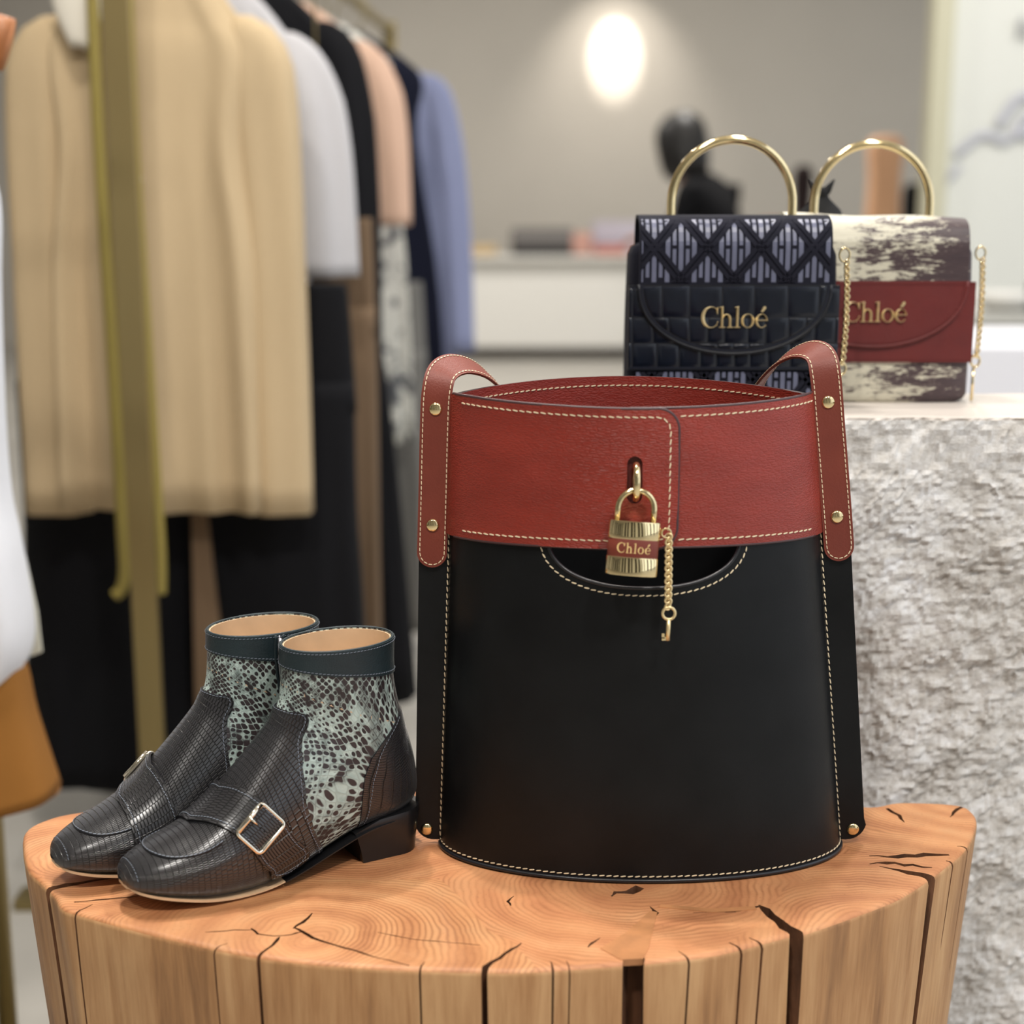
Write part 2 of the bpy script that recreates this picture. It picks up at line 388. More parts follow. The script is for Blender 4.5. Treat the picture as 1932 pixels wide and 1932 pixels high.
def cloth(name, c, rough=.88, var=.06): return plain(name, c, rough, var=var, vscale=9, bump=.15, bscale=420, stretch=(1, 1, .4), spec=.2)
M['wall'] = plain('warm_grey_wall_paint', rgb(196, 190, 180), .85, var=.02, vscale=2)
M['white_wall'] = plain('white_painted_panel', rgb(226, 227, 220), .7)
M['white'] = plain('white_lacquer', rgb(226, 224, 218), .5)
M['ceiling'] = plain('white_ceiling_paint', rgb(225, 222, 216), .9)
def floor_mat():
    n = NT('pale_concrete_floor'); v = n.coord('Object'); f = n.noise(v, 2.2, 6, .6)
    n.set(Base_Color=n.ramp(f, [(.3, rgb(172, 168, 160)), (.7, rgb(190, 186, 178))]), Roughness=.5); return n.m
M['floor'] = floor_mat()
def sharpen(me, ang=.7):
    bm = bmesh.new(); bm.from_mesh(me)
    for f in bm.faces: f.smooth = True
    for e in bm.edges: e.smooth = not (len(e.link_faces) == 2 and e.calc_face_angle(0) > ang)
    bm.to_mesh(me); bm.free()
# ------------------------------------------------------------------ the room
def struct(o): o['kind'] = 'structure'; return o
struct(box('floor', (1, 4.5, -.05), (14, 17, .1), M['floor']))
struct(box('wall_back', (1, 12.1, 1.6), (14, .2, 3.2), M['wall']))
bm_ = bmesh.new(); add_box(bm_, (-2.05, 4.5, CEIL+.05), (7.9, 17, .1)); add_box(bm_, (4.95, 8.4, CEIL+.05), (6.1, 9.2, .1)); struct(bmobj('ceiling', bm_, M['ceiling']))  # unseen; front right left open so sky light reaches the bag
struct(box('wall_right', (3.35, 6.1, 1.6), (3.3, .2, 3.2), M['white_wall']))
struct(box('trim_1', (1.655, 5.98, 1.6), (.085, .10, 3.2), plain('champagne_metal_trim', rgb(206, 202, 176), .5, .1), bev=.01))
refl_pil = [((x, -3.74, 1.6), (wd, .14, 3.2)) for x, wd in ((-4.0, .5), (-3.0, .3), (-2.2, .6), (-1.35, .25), (-.65, .45), (.1, .22), (.75, .5), (1.6, .3), (2.5, .6), (3.6, .4))]
refl_pil += [((-4.44, y, 1.6), (.14, wd, 3.2)) for y, wd in ((-2.8, .5), (-1.6, .3), (-.5, .6), (.7, .3), (1.9, .5), (3.2, .4))]
struct(box('wall_front', (-1.5, -3.9, 1.6), (9, .2, 3.2), plain('taupe_wall_panel', rgb(78, 72, 67), .7)))  # unseen wall, added dark for contrast in leather and gold reflections
struct(box('wall_left', (-4.6, 4.2, 1.6), (.2, 16, 3.2), plain('taupe_side_panel', rgb(104, 97, 90), .7)))
for k, (c, d) in enumerate(refl_pil): struct(box('trim_%d' % (k+2), c, d, M['white_wall']))  # unseen pilasters added as stripes for the gold padlock to reflect
for y in (-3.0, -1.2, .6, 2.4): 
    k += 1; struct(box('trim_%d' % (k+2), (4.6, y, 1.6), (.35, .35, 3.2), plain('dark_reflection_column', rgb(60, 56, 54), .5)))  # unseen columns added as dark stripes for reflections from the right
sp_ = thing('accent_spotlight', 'white ceiling spotlight aimed at the pair of boots', 'spotlight', (-.50, 1.55, CEIL)); lathe('lamp_head', [(.05, 0), (.052, -.01), (.048, -.05), (.040, -.05), (.036, -.012)], M['white'], sp_, 24)
DLN = ['above the stone plinth', 'above the pair of boots', 'added to brighten the front of the stone plinth', 'added to brighten the front of the bucket bag', 'above the cream blouse', 'between the clothes rail and the counter', 'above the far end of the clothes rail', 'above the person', 'left of the far counter', 'above the grey display table']
for (l, t, p), dn in zip(DOWNLIGHTS, DLN):
    d = thing('ceiling_downlight', 'round recessed ceiling downlight '+dn, 'ceiling light', (l[0], l[1], CEIL), group='recessed ceiling downlights')
    obj('housing', *merge_vf([lathe_vf([(.135, 0), (.14, -.004), (.135, -.012), (.118, -.012), (.116, -.002)], 28)]), M['white'], d)
fx = thing('track_spotlight', 'small white ceiling spotlight aimed at the grey back wall', 'spotlight', (.80, 11.24, CEIL))
tube('stem', [(0, 0, 0), (0, 0, -.08)], .012, M['white'], fx)
v, f = tube_vf([(0, -.05, -.04+.0), (0, .0, -.12), (0, .03, -.155)], [.045, .05, .055], 18); obj('lamp_head', v, f, M['white'], fx)

# ------------------------------------------------------------------ tree stump table
TOP = .557
SO = Vector((0, .95, 0))
OUT = [(-.2965, 1.075), (-.325, 1.066), (-.3472, 1.0536), (-.3595, 1.0299), (-.3511, .9969), (-.336, .9616), (-.3215, .942), (-.306, .921), (-.296, .904), (-.282, .8945), (-.2222, .8647), (-.1543, .8374), (-.085, .8243), (-.0194, .8198), (.0108, .8200), (.0671, .8280), (.0801, .8300), (.1249, .8407), (.1715, .8630), (.1839, .8672), (.2249, .8937), (.2560, .916), (.280, .940), (.299, .962), (.325, .995), (.345, 1.035), (.3515, 1.062), (.342, 1.079), (.300, 1.0837), (.2746, 1.0752), (.235, 1.085), (.12, 1.105), (0, 1.115), (-.13, 1.10), (-.23, 1.083)]
def build_stump():
    st = thing('tree_stump_table', 'cracked oak tree stump carrying the ankle boots and the bucket bag', 'stump', SO)
    P = catmull([(x-SO.x, y-SO.y, 0) for x, y in OUT], 9, True); n = len(P)
    N = []
    for i in range(n):
        t = (P[(i+1) % n]-P[i-1]); N.append(Vector((t.y, -t.x, 0)).normalized())
    rows = [(-.0045, 0), (-.0022, -.0006), (-.0008, -.002), (0, -.0045), (0, -.03), (0, -.07), (0, -.13), (0, -.2), (0, -.3), (0, -.42), (0, -TOP)]
    vs = []; fs = []; fm = []
    for off, dz in rows:
        s = 1+.26*dz
        for i in range(n):
            wv = .0016*noise.noise(P[i]*28+V(0, 0, dz*3))*min(1, -dz*30)
            q = P[i]+N[i]*(off+wv); vs.append((q.x*s, q.y*s+.02*(1-s), TOP+dz))
    for r in range(len(rows)-1):
        for i in range(n): fs.append((r*n+(i+1) % n, r*n+i, (r+1)*n+i, (r+1)*n+(i+1) % n)); fm.append(0 if r < 2 else 1)
    fs.append(tuple(range(n))); fm.append(0); fs.append(tuple((len(rows)-1)*n+i for i in range(n-1, -1, -1))); fm.append(1)
    body = obj('stump_body', vs, fs, [M['wood_top'], M['wood_side'], M['crack']], None, True, None, fm)
    bm = bmesh.new(); bm.from_mesh(body.data); bmesh.ops.recalc_face_normals(bm, faces=bm.faces); bm.to_mesh(body.data); bm.free()
    def loc(x, y): return Vector((x-SO.x, y-SO.y, 0))
    cuts = []
    def crack(pts, ws, depth, jag=.35):
        P = [loc(*p) for p in pts]; C = []; W = []
        for i in range(len(P)-1):
            L = (P[i+1]-P[i]).length; k = max(2, int(L/.006))
            for j in range(k):
                t = j/k; C.append(P[i].lerp(P[i+1], t)); W.append(ws[i]+(ws[i+1]-ws[i])*t)
        C.append(P[-1]); W.append(ws[-1]); Lf = []; Rt = []
        for i, c in enumerate(C):
            t = (C[min(i+1, len(C)-1)]-C[max(i-1, 0)]).normalized(); s = Vector((-t.y, t.x, 0))
            c2 = c+s*random.uniform(-1, 1)*W[i]*jag*.8
            Lf.append(c2+s*W[i]*.5*random.uniform(1-jag, 1+jag)); Rt.append(c2-s*W[i]*.5*random.uniform(1-jag, 1+jag))
        poly = Lf+Rt[::-1]
        m = len(poly); zt, zb = TOP+.01, TOP-depth
        v = [(p.x, p.y, zt) for p in poly]+[(p.x, p.y, zb) for p in poly]
        f = [(i, (i+1) % m, m+(i+1) % m, m+i) for i in range(m)]+[tuple(range(m-1, -1, -1)), tuple(range(m, 2*m))]
        c = obj('cutter', v, f, M['crack'], None, False)
        bm = bmesh.new(); bm.from_mesh(c.data); bmesh.ops.triangulate(bm, faces=[q for q in bm.faces if len(q.verts) > 4]); bmesh.ops.recalc_face_normals(bm, faces=bm.faces); bm.to_mesh(c.data); bm.free()
        cuts.append(c)
    full = TOP-.03
    # wide gaps that run down the front
    crack([(.0735, .800), (.0735, .835), (.076, .850)], [.0128, .0125, .009], full, .12)
    crack([(.184, .845), (.1775, .868), (.172, .884), (.1655, .9005), (.162, .907)], [.0125, .0115, .007, .006, .001], full, .25)
    crack([(-.335, .915), (-.307, .9335), (-.285, .945), (-.262, .951)], [.008, .0055, .0035, .001], full, .3)
    crack([(.322, .938), (.2865, .950), (.268, .960), (.256, .9665)], [.009, .008, .004, .001], full, .3)
    crack([(-.0200, .80), (-.0165, .825), (.0005, .8465), (.0060, .8545)], [.0040, .0036, .0026, .0008], full, .3)
    crack([(-.1600, .815), (-.1545, .8395), (-.1465, .8585), (-.146, .8635)], [.0024, .0022, .0022, .0006], full, .3)
    crack([(-.306, .860), (-.283, .8975), (-.276, .908)], [.0018, .0014, .0006], full, .25)
    crack([(-.289, .9105), (-.262, .9165), (-.241, .923)], [.0016, .0020, .0006], .012, .5)
    # cracks inside the top face
    crack([(-.139, .8740), (-.1345, .8825), (-.1300, .8955)], [.0008, .0034, .0008], .02, .4)
    crack([(-.139, .8755), (-.133, .8700), (-.1255, .8610), (-.110, .8520), (-.085, .8380), (-.062, .8265)], [.0012, .0030, .0022, .0015, .0012, .0006], .014, .5)
    crack([(-.166, .8745), (-.160, .8670), (-.150, .8640), (-.139, .8655), (-.133, .8700)], [.0008, .0016, .0014, .0016, .0010], .008, .5)
    crack([(-.194, .8690), (-.176, .8720), (-.164, .8725)], [.0006, .0013, .0006], .006, .5)
    crack([(-.085, .8690), (-.062, .8600), (-.020, .8520)], [.0004, .0011, .0006], .006, .5)
    crack([(.085, .9350), (.078, .9270), (.070, .9240), (.066, .9200)], [.0075, .0060, .0040, .0010], .02, .5)
    crack([(.0905, .9050), (.094, .8960), (.088, .8800)], [.0006, .0032, .0008], .012, .4)
    crack([(.0555, .8620), (.0500, .8540), (.0470, .8490)], [.0004, .0026, .0006], .01, .4)
    crack([(.1180, .8960), (.1460, .8970), (.1620, .9050)], [.0004, .0012, .0020], .008, .5)
    crack([(.253, .9835), (.272, .9830), (.293, .9850), (.310, .986)], [.0010, .0048, .0060, .0030], .02, .45)
    crack([(.250, .9700), (.262, .9720), (.280, .9690), (.292, .9640)], [.0010, .0038, .0044, .0012], .012, .6)
    crack([(.2870, 1.0700), (.2915, 1.0560), (.2935, 1.0430)], [.0030, .0034, .0006], .02, .35)
    crack([(.346, 1.074), (.336, 1.062), (.330, 1.053)], [.0030, .0024, .0006], .02, .35)
    crack([(.0015, .9200), (-.003, .9120), (-.001, .9060)], [.0006, .0024, .0006], .008, .6)
    crack([(-.1480, 1.000), (-.1330, 1.0045)], [.0006, .0020], .006, .5)
    # hairline splits down the sides
    for x, y, wd, dp in ((.0250, .8215, .0012, .3), (.1080, .8360, .0013, .3), (.1420, .8480, .0022, .33), (.1560, .8550, .0018, .12), (-.0560, .8215, .0012, .09), (.0350, .8225, .0010, .08), (-.1850, .848, .0010, .1), (.315, .975, .0025, .35), (.330, 1.00, .002, .2)):
        d = Vector((x, y-1.0, 0)).normalized(); crack([(x+d.x*.02, y+d.y*.02), (x, y), (x-d.x*.010, y-d.y*.010)], [wd*1.2, wd, wd*.4], dp, .3)
    # knot hole
    kc = V(.262, -.030, .478)
    lv, lf = lathe_vf([(.0005, -.013), (.0026, -.010), (.0042, -.004), (.0044, .003), (.0030, .0105), (.0005, .014)], 14, 1, 1.6)
    c = obj('cutter', [Matrix.Translation(kc+V(-.012, .008, -.02)) @ Vector(p) for p in lv], lf, M['crack'], None, False); cuts.append(c)
    bmk = bmesh.new(); bmk.from_mesh(c.data); bmesh.ops.recalc_face_normals(bmk, faces=bmk.faces); bmk.to_mesh(c.data); bmk.free()
    for c in cuts:
        md = body.modifiers.new('b', 'BOOLEAN'); md.operation = 'DIFFERENCE'; md.solver = 'EXACT'; md.object = c; md.material_mode = 'TRANSFER'
    dg = bpy.context.evaluated_depsgraph_get(); dg.update()
    me = bpy.data.meshes.new_from_object(body.evaluated_get(dg))
    body.modifiers.clear(); body.data = me
    for c in cuts: bpy.data.objects.remove(c, do_unlink=True)
    sharpen(me, .6); body.parent = st
    # pale filler wedge and strip let into the top
    def inlay(name, pts, mat, h=.0006):
        pl = [loc(*p) for p in pts]; v, f = prism_vf(pl, lambda p, z: V(p.x, p.y, TOP+z), -.004, h); return setp(obj(name, v, f, mat, st, False), 'pale wooden filler strip let into a crack')
    inlay('filler_wedge', [(.0545, .8475), (.0660, .8330), (.0800, .8345), (.0845, .8480), (.0945, .8960), (.0900, .8980), (.0720, .8680)], M['filler'], .0004)
    inlay('filler_strip', [(.0960, .9035), (.1300, .8960), (.1600, .9000), (.1590, .9045), (.1300, .9010), (.0980, .9075)], M['filler'], .0004)
    return st
build_stump()

# ------------------------------------------------------------------ rough stone plinth
ZP = .8452
def build_plinth():
    pl = thing('stone_plinth', 'rough-hewn white stone plinth with a smooth top beside the stump', 'plinth', (.55, 1.270, 0))
    x0, x1, y0, y1, r = -.464, .55, -.105, .072, .03
    P = []; N = []
    def seg(a, b, nrm, step):
        n = max(1, int((Vector(b)-Vector(a)).length/step))
        for i in range(n): P.append(Vector(a).lerp(Vector(b), i/n)); N.append(Vector(nrm))
    seg((x0, y0, 0), (x1, y0, 0), (0, -1, 0), .0027); seg((x1, y0, 0), (x1, y1, 0), (1, 0, 0), .02); seg((x1, y1, 0), (x0, y1, 0), (0, 1, 0), .03); seg((x0, y1, 0), (x0, y0, 0), (-1, 0, 0), .008)
    # soften corners of the normal field
    n = len(P); zs = [0]; z = 0
    while z < ZP-.045: z += .0034 if z > .29 else .02; zs.append(z)
    zs += [ZP-.036, ZP-.028, ZP-.021, ZP-.015, ZP-.010, ZP-.006, ZP-.003, ZP-.001, ZP]
    vs = []; fs = []
    for z in zs:
        e = max(0, min(1, (ZP-z)/.03))
        for i in range(n):
            q = V(P[i].x, P[i].y, z)
            a = noise.fractal(V(q.x*13+5, q.y*13, q.z*17), .9, 2.1, 4)
            b = noise.noise(V(q.x*75, q.y*75, q.z*95)); c = abs(noise.noise(V(q.x*34+9, q.y*34, q.z*46)))
            d = noise.noise(V(q.x*150, q.y*150, q.z*190))
            vd = noise.voronoi(V(q.x*62, q.y*62, q.z*80)+V(2*b, 0, 2*a))[0]; v2 = noise.voronoi(V(q.x*130+4, q.y*130, q.z*165))[0]
            h = .0065*a+.0018*b-.0055*c+.0010*d+.0052*(vd[1]-vd[0])+.0026*(v2[1]-v2[0])-.002
            h = h*(.55+.45*e)-.004*(1-e)**2-.010*max(0, noise.noise(V(q.x*22+3, q.y*22, .3)))*(1-e)
            if z == ZP: h -= .004
            vs.append(q+N[i]*h)
    for i in range(n):
        q = P[i]-N[i]*.022; vs.append(V(max(x0+.022, min(x1-.022, q.x)), max(y0+.022, min(y1-.022, q.y)), ZP))
    m = len(zs)+1
    for r_ in range(m-1):
        for i in range(n): fs.append((r_*n+i, r_*n+(i+1) % n, (r_+1)*n+(i+1) % n, (r_+1)*n+i))
    fm = [1 if k >= (m-4)*n else 0 for k in range(len(fs))]
    fs.append(tuple((m-1)*n+i for i in range(n))); fm.append(1)
    fs.append(tuple(range(n-1, -1, -1))); fm.append(0)
    sb_ = obj('stone_block', vs, fs, [M['stone'], M['stone_top']], pl, False, None, fm)
build_plinth()
# ------------------------------------------------------------------ lettering drawn by hand (serif capitals and small letters)
def glyph_solids():
    """each letter as a list of (outer strip, inner strip) or polygons in a unit box, cap height 1"""
    def arc(cx, cy, rx, ry, a0, a1, n): return [(cx+rx*math.cos(math.radians(a0+(a1-a0)*i/n)), cy+ry*math.sin(math.radians(a0+(a1-a0)*i/n))) for i in range(n+1)]
    def rect(x0, y0, x1, y1): return ('poly', [(x0, y0), (x1, y0), (x1, y1), (x0, y1)])
    G = {}
    G['C'] = (.86, [('strip', arc(.46, .5, .46, .52, 48, 318, 28), arc(.50, .5, .335, .465, 48, 318, 28)),
                    ('poly', [(.735, .66), (.80, .66), (.82, .985), (.775, .985), (.70, .86)]), ('poly', [(.70, .10), (.74, .14), (.83, .30), (.79, .31)])])
    G['h'] = (.72, [rect(.09, .03, .21, .99), rect(.0, .0, .30, .05), ('poly', [(.0, .95), (.10, .95), (.21, 1.0), (.21, 1.03), (.0, .99)]),
                    ('strip', arc(.36, .40, .235, .27, 0, 165, 14), arc(.345, .40, .125, .20, 0, 165, 14)), rect(.475, .03, .595, .41), rect(.385, .0, .685, .05)])
    G['l'] = (.34, [rect(.10, .03, .22, .99), rect(.01, .0, .31, .05), ('poly', [(.01, .95), (.11, .95), (.22, 1.0), (.22, 1.03), (.01, .99)])])
    G['o'] = (.68, [('strip', arc(.32, .33, .32, .345, 0, 360, 32), arc(.32, .33, .195, .30, 0, 360, 32))])
    G['e'] = (.60, [('strip', arc(.30, .33, .30, .345, 0, 325, 30), arc(.325, .33, .20, .295, 0, 325, 30)), rect(.10, .335, .575, .385)])
    G['accent'] = (0, [('poly', [(.24, .76), (.31, .75), (.50, .98), (.47, 1.03), (.36, 1.01)])])
    return G
GLY = glyph_solids()
def letter_vf(ch, h, depth, tf):
    """tf(x,y,z) maps unit letter space (scaled to height h) to 3D"""
    L = []
    for part in GLY[ch][1]:
        if part[0] == 'poly':
            P_ = part[1]; n = len(P_); cx = sum(p[0] for p in P_)/n; cy = sum(p[1] for p in P_)/n
            v = [tf(p[0]*h, p[1]*h, 0) for p in P_]+[tf(p[0]*h, p[1]*h, depth*.45) for p in P_]+[tf((cx+(p[0]-cx)*(.92 if abs(p[0]-cx) > .1 else .35))*h, (cy+(p[1]-cy)*(.96 if abs(p[1]-cy) > .1 else .35))*h, depth) for p in P_]
            L.append((v, [tuple(range(n-1, -1, -1)), tuple(range(2*n, 3*n))]+[(k*n+i, k*n+(i+1) % n, (k+1)*n+(i+1) % n, (k+1)*n+i) for k in (0, 1) for i in range(n)]))
        else:
            A, B = part[1], part[2]
            for i in range(len(A)-1):
                if (Vector(A[i])-Vector(B[i])).length < 1e-6: continue
                Q = []
                for k in (i, i+1):
                    a, b = Vector(A[k]), Vector(B[k]); m = a.lerp(b, .5)
                    Q += [tf(a.x*h, a.y*h, 0), tf(a.x*h, a.y*h, depth*.45), tf(m.x*h, m.y*h, depth), tf(b.x*h, b.y*h, depth*.45), tf(b.x*h, b.y*h, 0)]
                L.append((Q, [(0, 5, 6, 1), (1, 6, 7, 2), (2, 7, 8, 3), (3, 8, 9, 4), (4, 9, 5, 0), (0, 1, 2, 3, 4), (9, 8, 7, 6, 5)]))
    return merge_vf(L)
def write_chloe(parent, h, depth, mat, tf, center=True):
    seq = ['C', 'h', 'l', 'o', 'e']; wd = sum(GLY[c][0] for c in seq)*h; x = -wd/2
    for c in seq:
        parts = [letter_vf(c, h, depth, lambda a, b, z, x=x: tf(a+x, b, z))]
        if c == 'e': parts.append(letter_vf('accent', h, depth, lambda a, b, z, x=x: tf(a+x, b, z)))
        v, f = merge_vf(parts); o = obj('letter', v, f, mat, parent, False)
        bm = bmesh.new(); bm.from_mesh(o.data); bmesh.ops.remove_doubles(bm, verts=bm.verts, dist=1e-7); bmesh.ops.recalc_face_normals(bm, faces=bm.faces); bm.to_mesh(o.data); bm.free()
        x += GLY[c][0]*h
# one curb-chain link, shared by every chain
def link_mesh_data(name, rx, ry, r, mat, twist=.0):
    P = [];
    for k in range(16):
        a = 2*PI*k/16; P.append(V(rx*math.cos(a), twist*math.sin(2*a), ry*math.sin(a)))
    v, f = tube_vf(P, r, 6, True); o = obj(name, v, f, mat); me = o.data; bpy.data.objects.remove(o); return me

# ------------------------------------------------------------------ the bucket bag
BAG = Vector((.0925, 1.0062, TOP))
BH = .3255
def bag_hw(z): return .1443-.0226*z/BH
def bag_cx(z): return -.033*z
def bag_fl(z): return .1625-.0190*z/BH
def bag_pt(x, z, side=-1):
    """point and outward normal of the leather shell at local x, height z; side -1 front, +1 back"""
    def s(x, z):
        hw = bag_hw(z); u = max(-1, min(1, (x-bag_cx(z))/hw)); t = max(0, min(1, z/BH))
        e = .5+.22*t; d = .0672+.0030*math.sin(PI*t)
        if side > 0: d += .004*t
        return Vector((x, side*d*max(0, 1-u*u)**e, z))
    h = .0004; hw = bag_hw(z); x = max(bag_cx(z)-hw*.9995, min(bag_cx(z)+hw*.9995, x))
    p = s(x, z); dx = s(min(x+h, bag_cx(z)+hw), z)-s(max(x-h, bag_cx(z)-hw), z); dz = s(x, z+h)-s(x, z-h)
    n = dx.cross(dz)
    if n.y*side < 0: n = -n
    return p, n.normalized()
def build_bag():
    bag = thing('bucket_bag', 'black and brick-red leather bucket bag with a gold padlock on the stump', 'handbag', BAG)
    zb = lambda x: .2300+.0044*max(0, 1-(x/.13)**2)
    zt = lambda x: .3272-.0028*max(0, 1-(x/.12)**2)+.004*x
    # ---- front panel with the half-moon opening
    hx, hw_, hd = -.006, .0632, .0275
    top = []
    zc = .2380
    for i in range(25):
        t = i/24; top.append((-1+t*1, None))
    path = []
    for i in range(22): path.append(('u', i/22))
    for i in range(61): path.append(('h', i/60))
    for i in range(1, 23): path.append(('v', i/22))
    npath = len(path)-1
    def edge_pt(a):
        k = min(int(a*npath+1e-6), npath); kind, t = path[k]
        if kind == 'h':
            an = PI+PI*t; e = .86
            c, s = math.cos(an), math.sin(an); x = hx+hw_*math.copysign(abs(c)**e, c); z = zc-(hd+.0036)*abs(s)**e; return x, z
        L = bag_cx(zc)-bag_hw(zc); R = bag_cx(zc)+bag_hw(zc)
        if kind == 'u':
            s = math.sin(t*PI/2); return L+(hx-hw_-L)*(1-math.cos(t*PI/2)), zc
        s = math.sin(t*PI/2); return hx+hw_+(R-hx-hw_)*s, zc
    def front(a, b):
        xt, z1 = edge_pt(a); u = (xt-bag_cx(zc))/bag_hw(zc); bb = b**.8; z = z1*bb
        x0 = bag_cx(0)+u*bag_hw(0); x = x0+(xt-x0)*bb
        uu = (x-bag_cx(z))/bag_hw(z); x = bag_cx(z)+bag_hw(z)*max(-1, min(1, uu))
        return bag_pt(x, z)
    sheet('front_panel', front, npath, 40, -.0018, .0, M['black'], bag, M['black_edge'])
    # rolled edge of the opening
    pn = []
    for i in range(61):
        x, z = edge_pt((22+i)/npath); p, n = bag_pt(x, z); pn.append((p, n))
    tube('opening_edge', [p-n*.0006 for p, n in pn], .0013, M['black_edge'], bag, 6)
    st = []
    for i in range(81):
        an = PI+PI*i/80; c, s = math.cos(an), math.sin(an); x = hx+(hw_+.0048)*math.copysign(abs(c)**.86, c); z = zc-(hd+.0036+.0048)*abs(s)**.86
        if z < .2335: st.append(bag_pt(x, z))
    stitching('opening_stitching', st, .0044, M['stitch'], bag)
    # ---- back panel, lining, base
    def back(a, b):
        u = math.sin((a-.5)*PI); z = (BH+.0045*(1-u*u))*b; return bag_pt(bag_cx(z)+u*bag_hw(z), z, 1)
    sheet('back_panel', back, 60, 24, -.0018, 0, M['black'], bag, M['edge'])
    def back_in(a, b):
        u = math.sin((a-.5)*PI*.98); z = .225+(BH+.0052*(1-u*u)-.225)*b; p, n = bag_pt(bag_cx(z)+u*bag_hw(z), z, 1); return p, -n
    sheet('back_lining_band', back_in, 60, 10, .0020, .0036, M['red_in'], bag, M['edge'])
    st = []
    for i in range(121):
        u = math.sin((i/120-.5)*PI*.92); z = BH+.0052*(1-u*u)-.0065; p, n = bag_pt(bag_cx(z)+u*bag_hw(z), z, 1); st.append((p-n*.0037, -n))
    stitching('lining_stitching', st, .0046, M['stitch'], bag)
    def floor_in(a, b):
        u = math.sin((a-.5)*PI); p, n = bag_pt(bag_cx(0)+u*bag_hw(0)*.985, .010, -1); y = p.y*.97*(1-2*b); return V(p.x, y, .010), V(0, 0, 1)
    sheet('base', floor_in, 40, 8, -.008, 0, M['black_in'], bag)
    st = []
    for i in range(141):
        u = math.sin((i/140-.5)*PI*.985); st.append(bag_pt(bag_cx(.004)+u*bag_hw(.004), .0052))
    stitching('base_stitching', st, .0048, M['stitch'], bag, r=.00036)
    # base lip, a thin welt under the stitching
    wl = []
    for i in range(81):
        u = math.sin((i/80-.5)*PI); p, n = bag_pt(bag_cx(.002)+u*bag_hw(.002), .002); wl.append(p+n*.0003)
    tube('base_welt', wl, .0016, M['black_edge'], bag, 6)
    # ---- side flanges
    for s in (-1, 1):
        poly = []
        zz = [.0035, .02, .06, .12, .18, .24, .285, .312]
        for z in zz: poly.append((bag_cx(z)+s*(bag_hw(z)-.004), z))
        outer = [(bag_cx(z)+s*(bag_fl(z)-(.0 if z < .3 else .003)), z) for z in reversed(zz[1:])]; poly += outer
        r = .014; cx_, cz_ = bag_cx(.0)+s*(bag_fl(0)-r), .0035+r
        for k in range(1, 9): a = (k/8)*PI/2; poly.append((cx_+s*r*math.cos(a), cz_-r*math.sin(a)))
        v, f = prism_vf(poly, lambda p, y: V(p[0], y, p[1]), -.0022, .0022)
        ob = obj('side_flange', v, f, M['black'], bag, False)
        bm = bmesh.new(); bm.from_mesh(ob.data); bmesh.ops.recalc_face_normals(bm, faces=bm.faces); bm.to_mesh(ob.data); bm.free()
        st = [(V(bag_cx(z)+s*(bag_hw(z)+.0002), -.0026, z), V(0, -1, 0)) for z in [.006+.224*i/40 for i in range(41)]]
        stitching('seam_stitching', st, .0047, M['stitch'], bag)
        rivet(bag, V(bag_cx(.011)+s*(bag_fl(.011)-.0085), -.0022, .0115), .0044, .5)
    # ---- red bands
    xr = .0128; rc = .0135
    def rowx(v, z0, z1, side):
        z = v; d = min(z-z0, z1-z)
        return rc-math.sqrt(max(0, rc*rc-(rc-d)**2)) if d < rc else 0
    def vmap(b):  # rows gathered near both edges
        return .5-.5*math.cos(PI*b)
    def over(a, b):
        bb = vmap(b); z0 = zb(xr); z1 = zt(xr); zq = z0+(z1-z0)*bb
        xe = xr-rowx(zq, z0, z1, 1); xl = bag_cx(zq)-bag_hw(zq)*.999
        aa = math.sin(a*PI/2)*.35+a*.65 if False else a
        x = xl+(xe-xl)*(1-(1-aa)**1.0 if aa > .0 else 0)
        q = a**1.6; x = xl+(xe-xl)*q
        z = zb(x)+(zt(x)-zb(x))*bb
        return bag_pt(x, z)
    def ov0(a, b): q = a**1.6; return .0004+.0030*max(0, min(1, (q-.45)/.3))
    flap = sheet('overlap_band', over, 70, 34, ov0, lambda a, b: ov0(a, b)+.0026, M['red'], bag, M['edge'])
    def under(a, b):
        bb = vmap(b); xl0 = -.0275; z0 = zb(xl0); z1 = zt(xl0); zq = z0+(z1-z0)*bb
        xs = xl0+rowx(zq, z0, z1, 1); xe = bag_cx(zq)+bag_hw(zq)*.999
        x = xe+(xs-xe)*((1-a)**1.6)
        z = zb(x)+(zt(x)-zb(x))*bb
        return bag_pt(x, z)
    sheet('under_band', under, 60, 30, .0003, .0020, M['red'], bag, M['edge'])
    per = []
    for k in range(41): x = xl_ = bag_cx(.28)-bag_hw(.28)+.004; break
    for k in range(60): per.append((xl_+(xr-rc-xl_)*k/60, 1))
    pe = [(x, zt(x)) for x, _ in per]+[(xr-rc+rc*math.sin(a), zt(xr)-rc+rc*math.cos(a)) for a in [PI/2*k/12 for k in range(13)]]+[(xr-rc+rc*math.cos(a), zb(xr)+rc-rc*math.sin(a)) for a in [PI/2*k/12 for k in range(13)]]+[(x, zb(x)) for x, _ in reversed(per)]
    def offe(x): q = (x-xl_)/(xr-xl_); return .0004+.0030*max(0, min(1, (q-.45)/.3))+.0017
    tube('overlap_edge', [p+n*offe(x) for x, z in pe for p, n in [bag_pt(x, z)]], .0011, M['edge'], bag, 6)
    xR_ = bag_cx(.28)+bag_hw(.28)-.003
    for zf in (zt, zb): tube('under_edge', [p+n*.0012 for x in [xr-.03+(xR_-xr+.03)*k/50 for k in range(51)] for p, n in [bag_pt(x, zf(x))]], .0010, M['edge'], bag, 6)
    # keyhole slot cut through the overlapping band
    sx, sz0, sz1, sr = -.0143, .2690, .2895, .0049
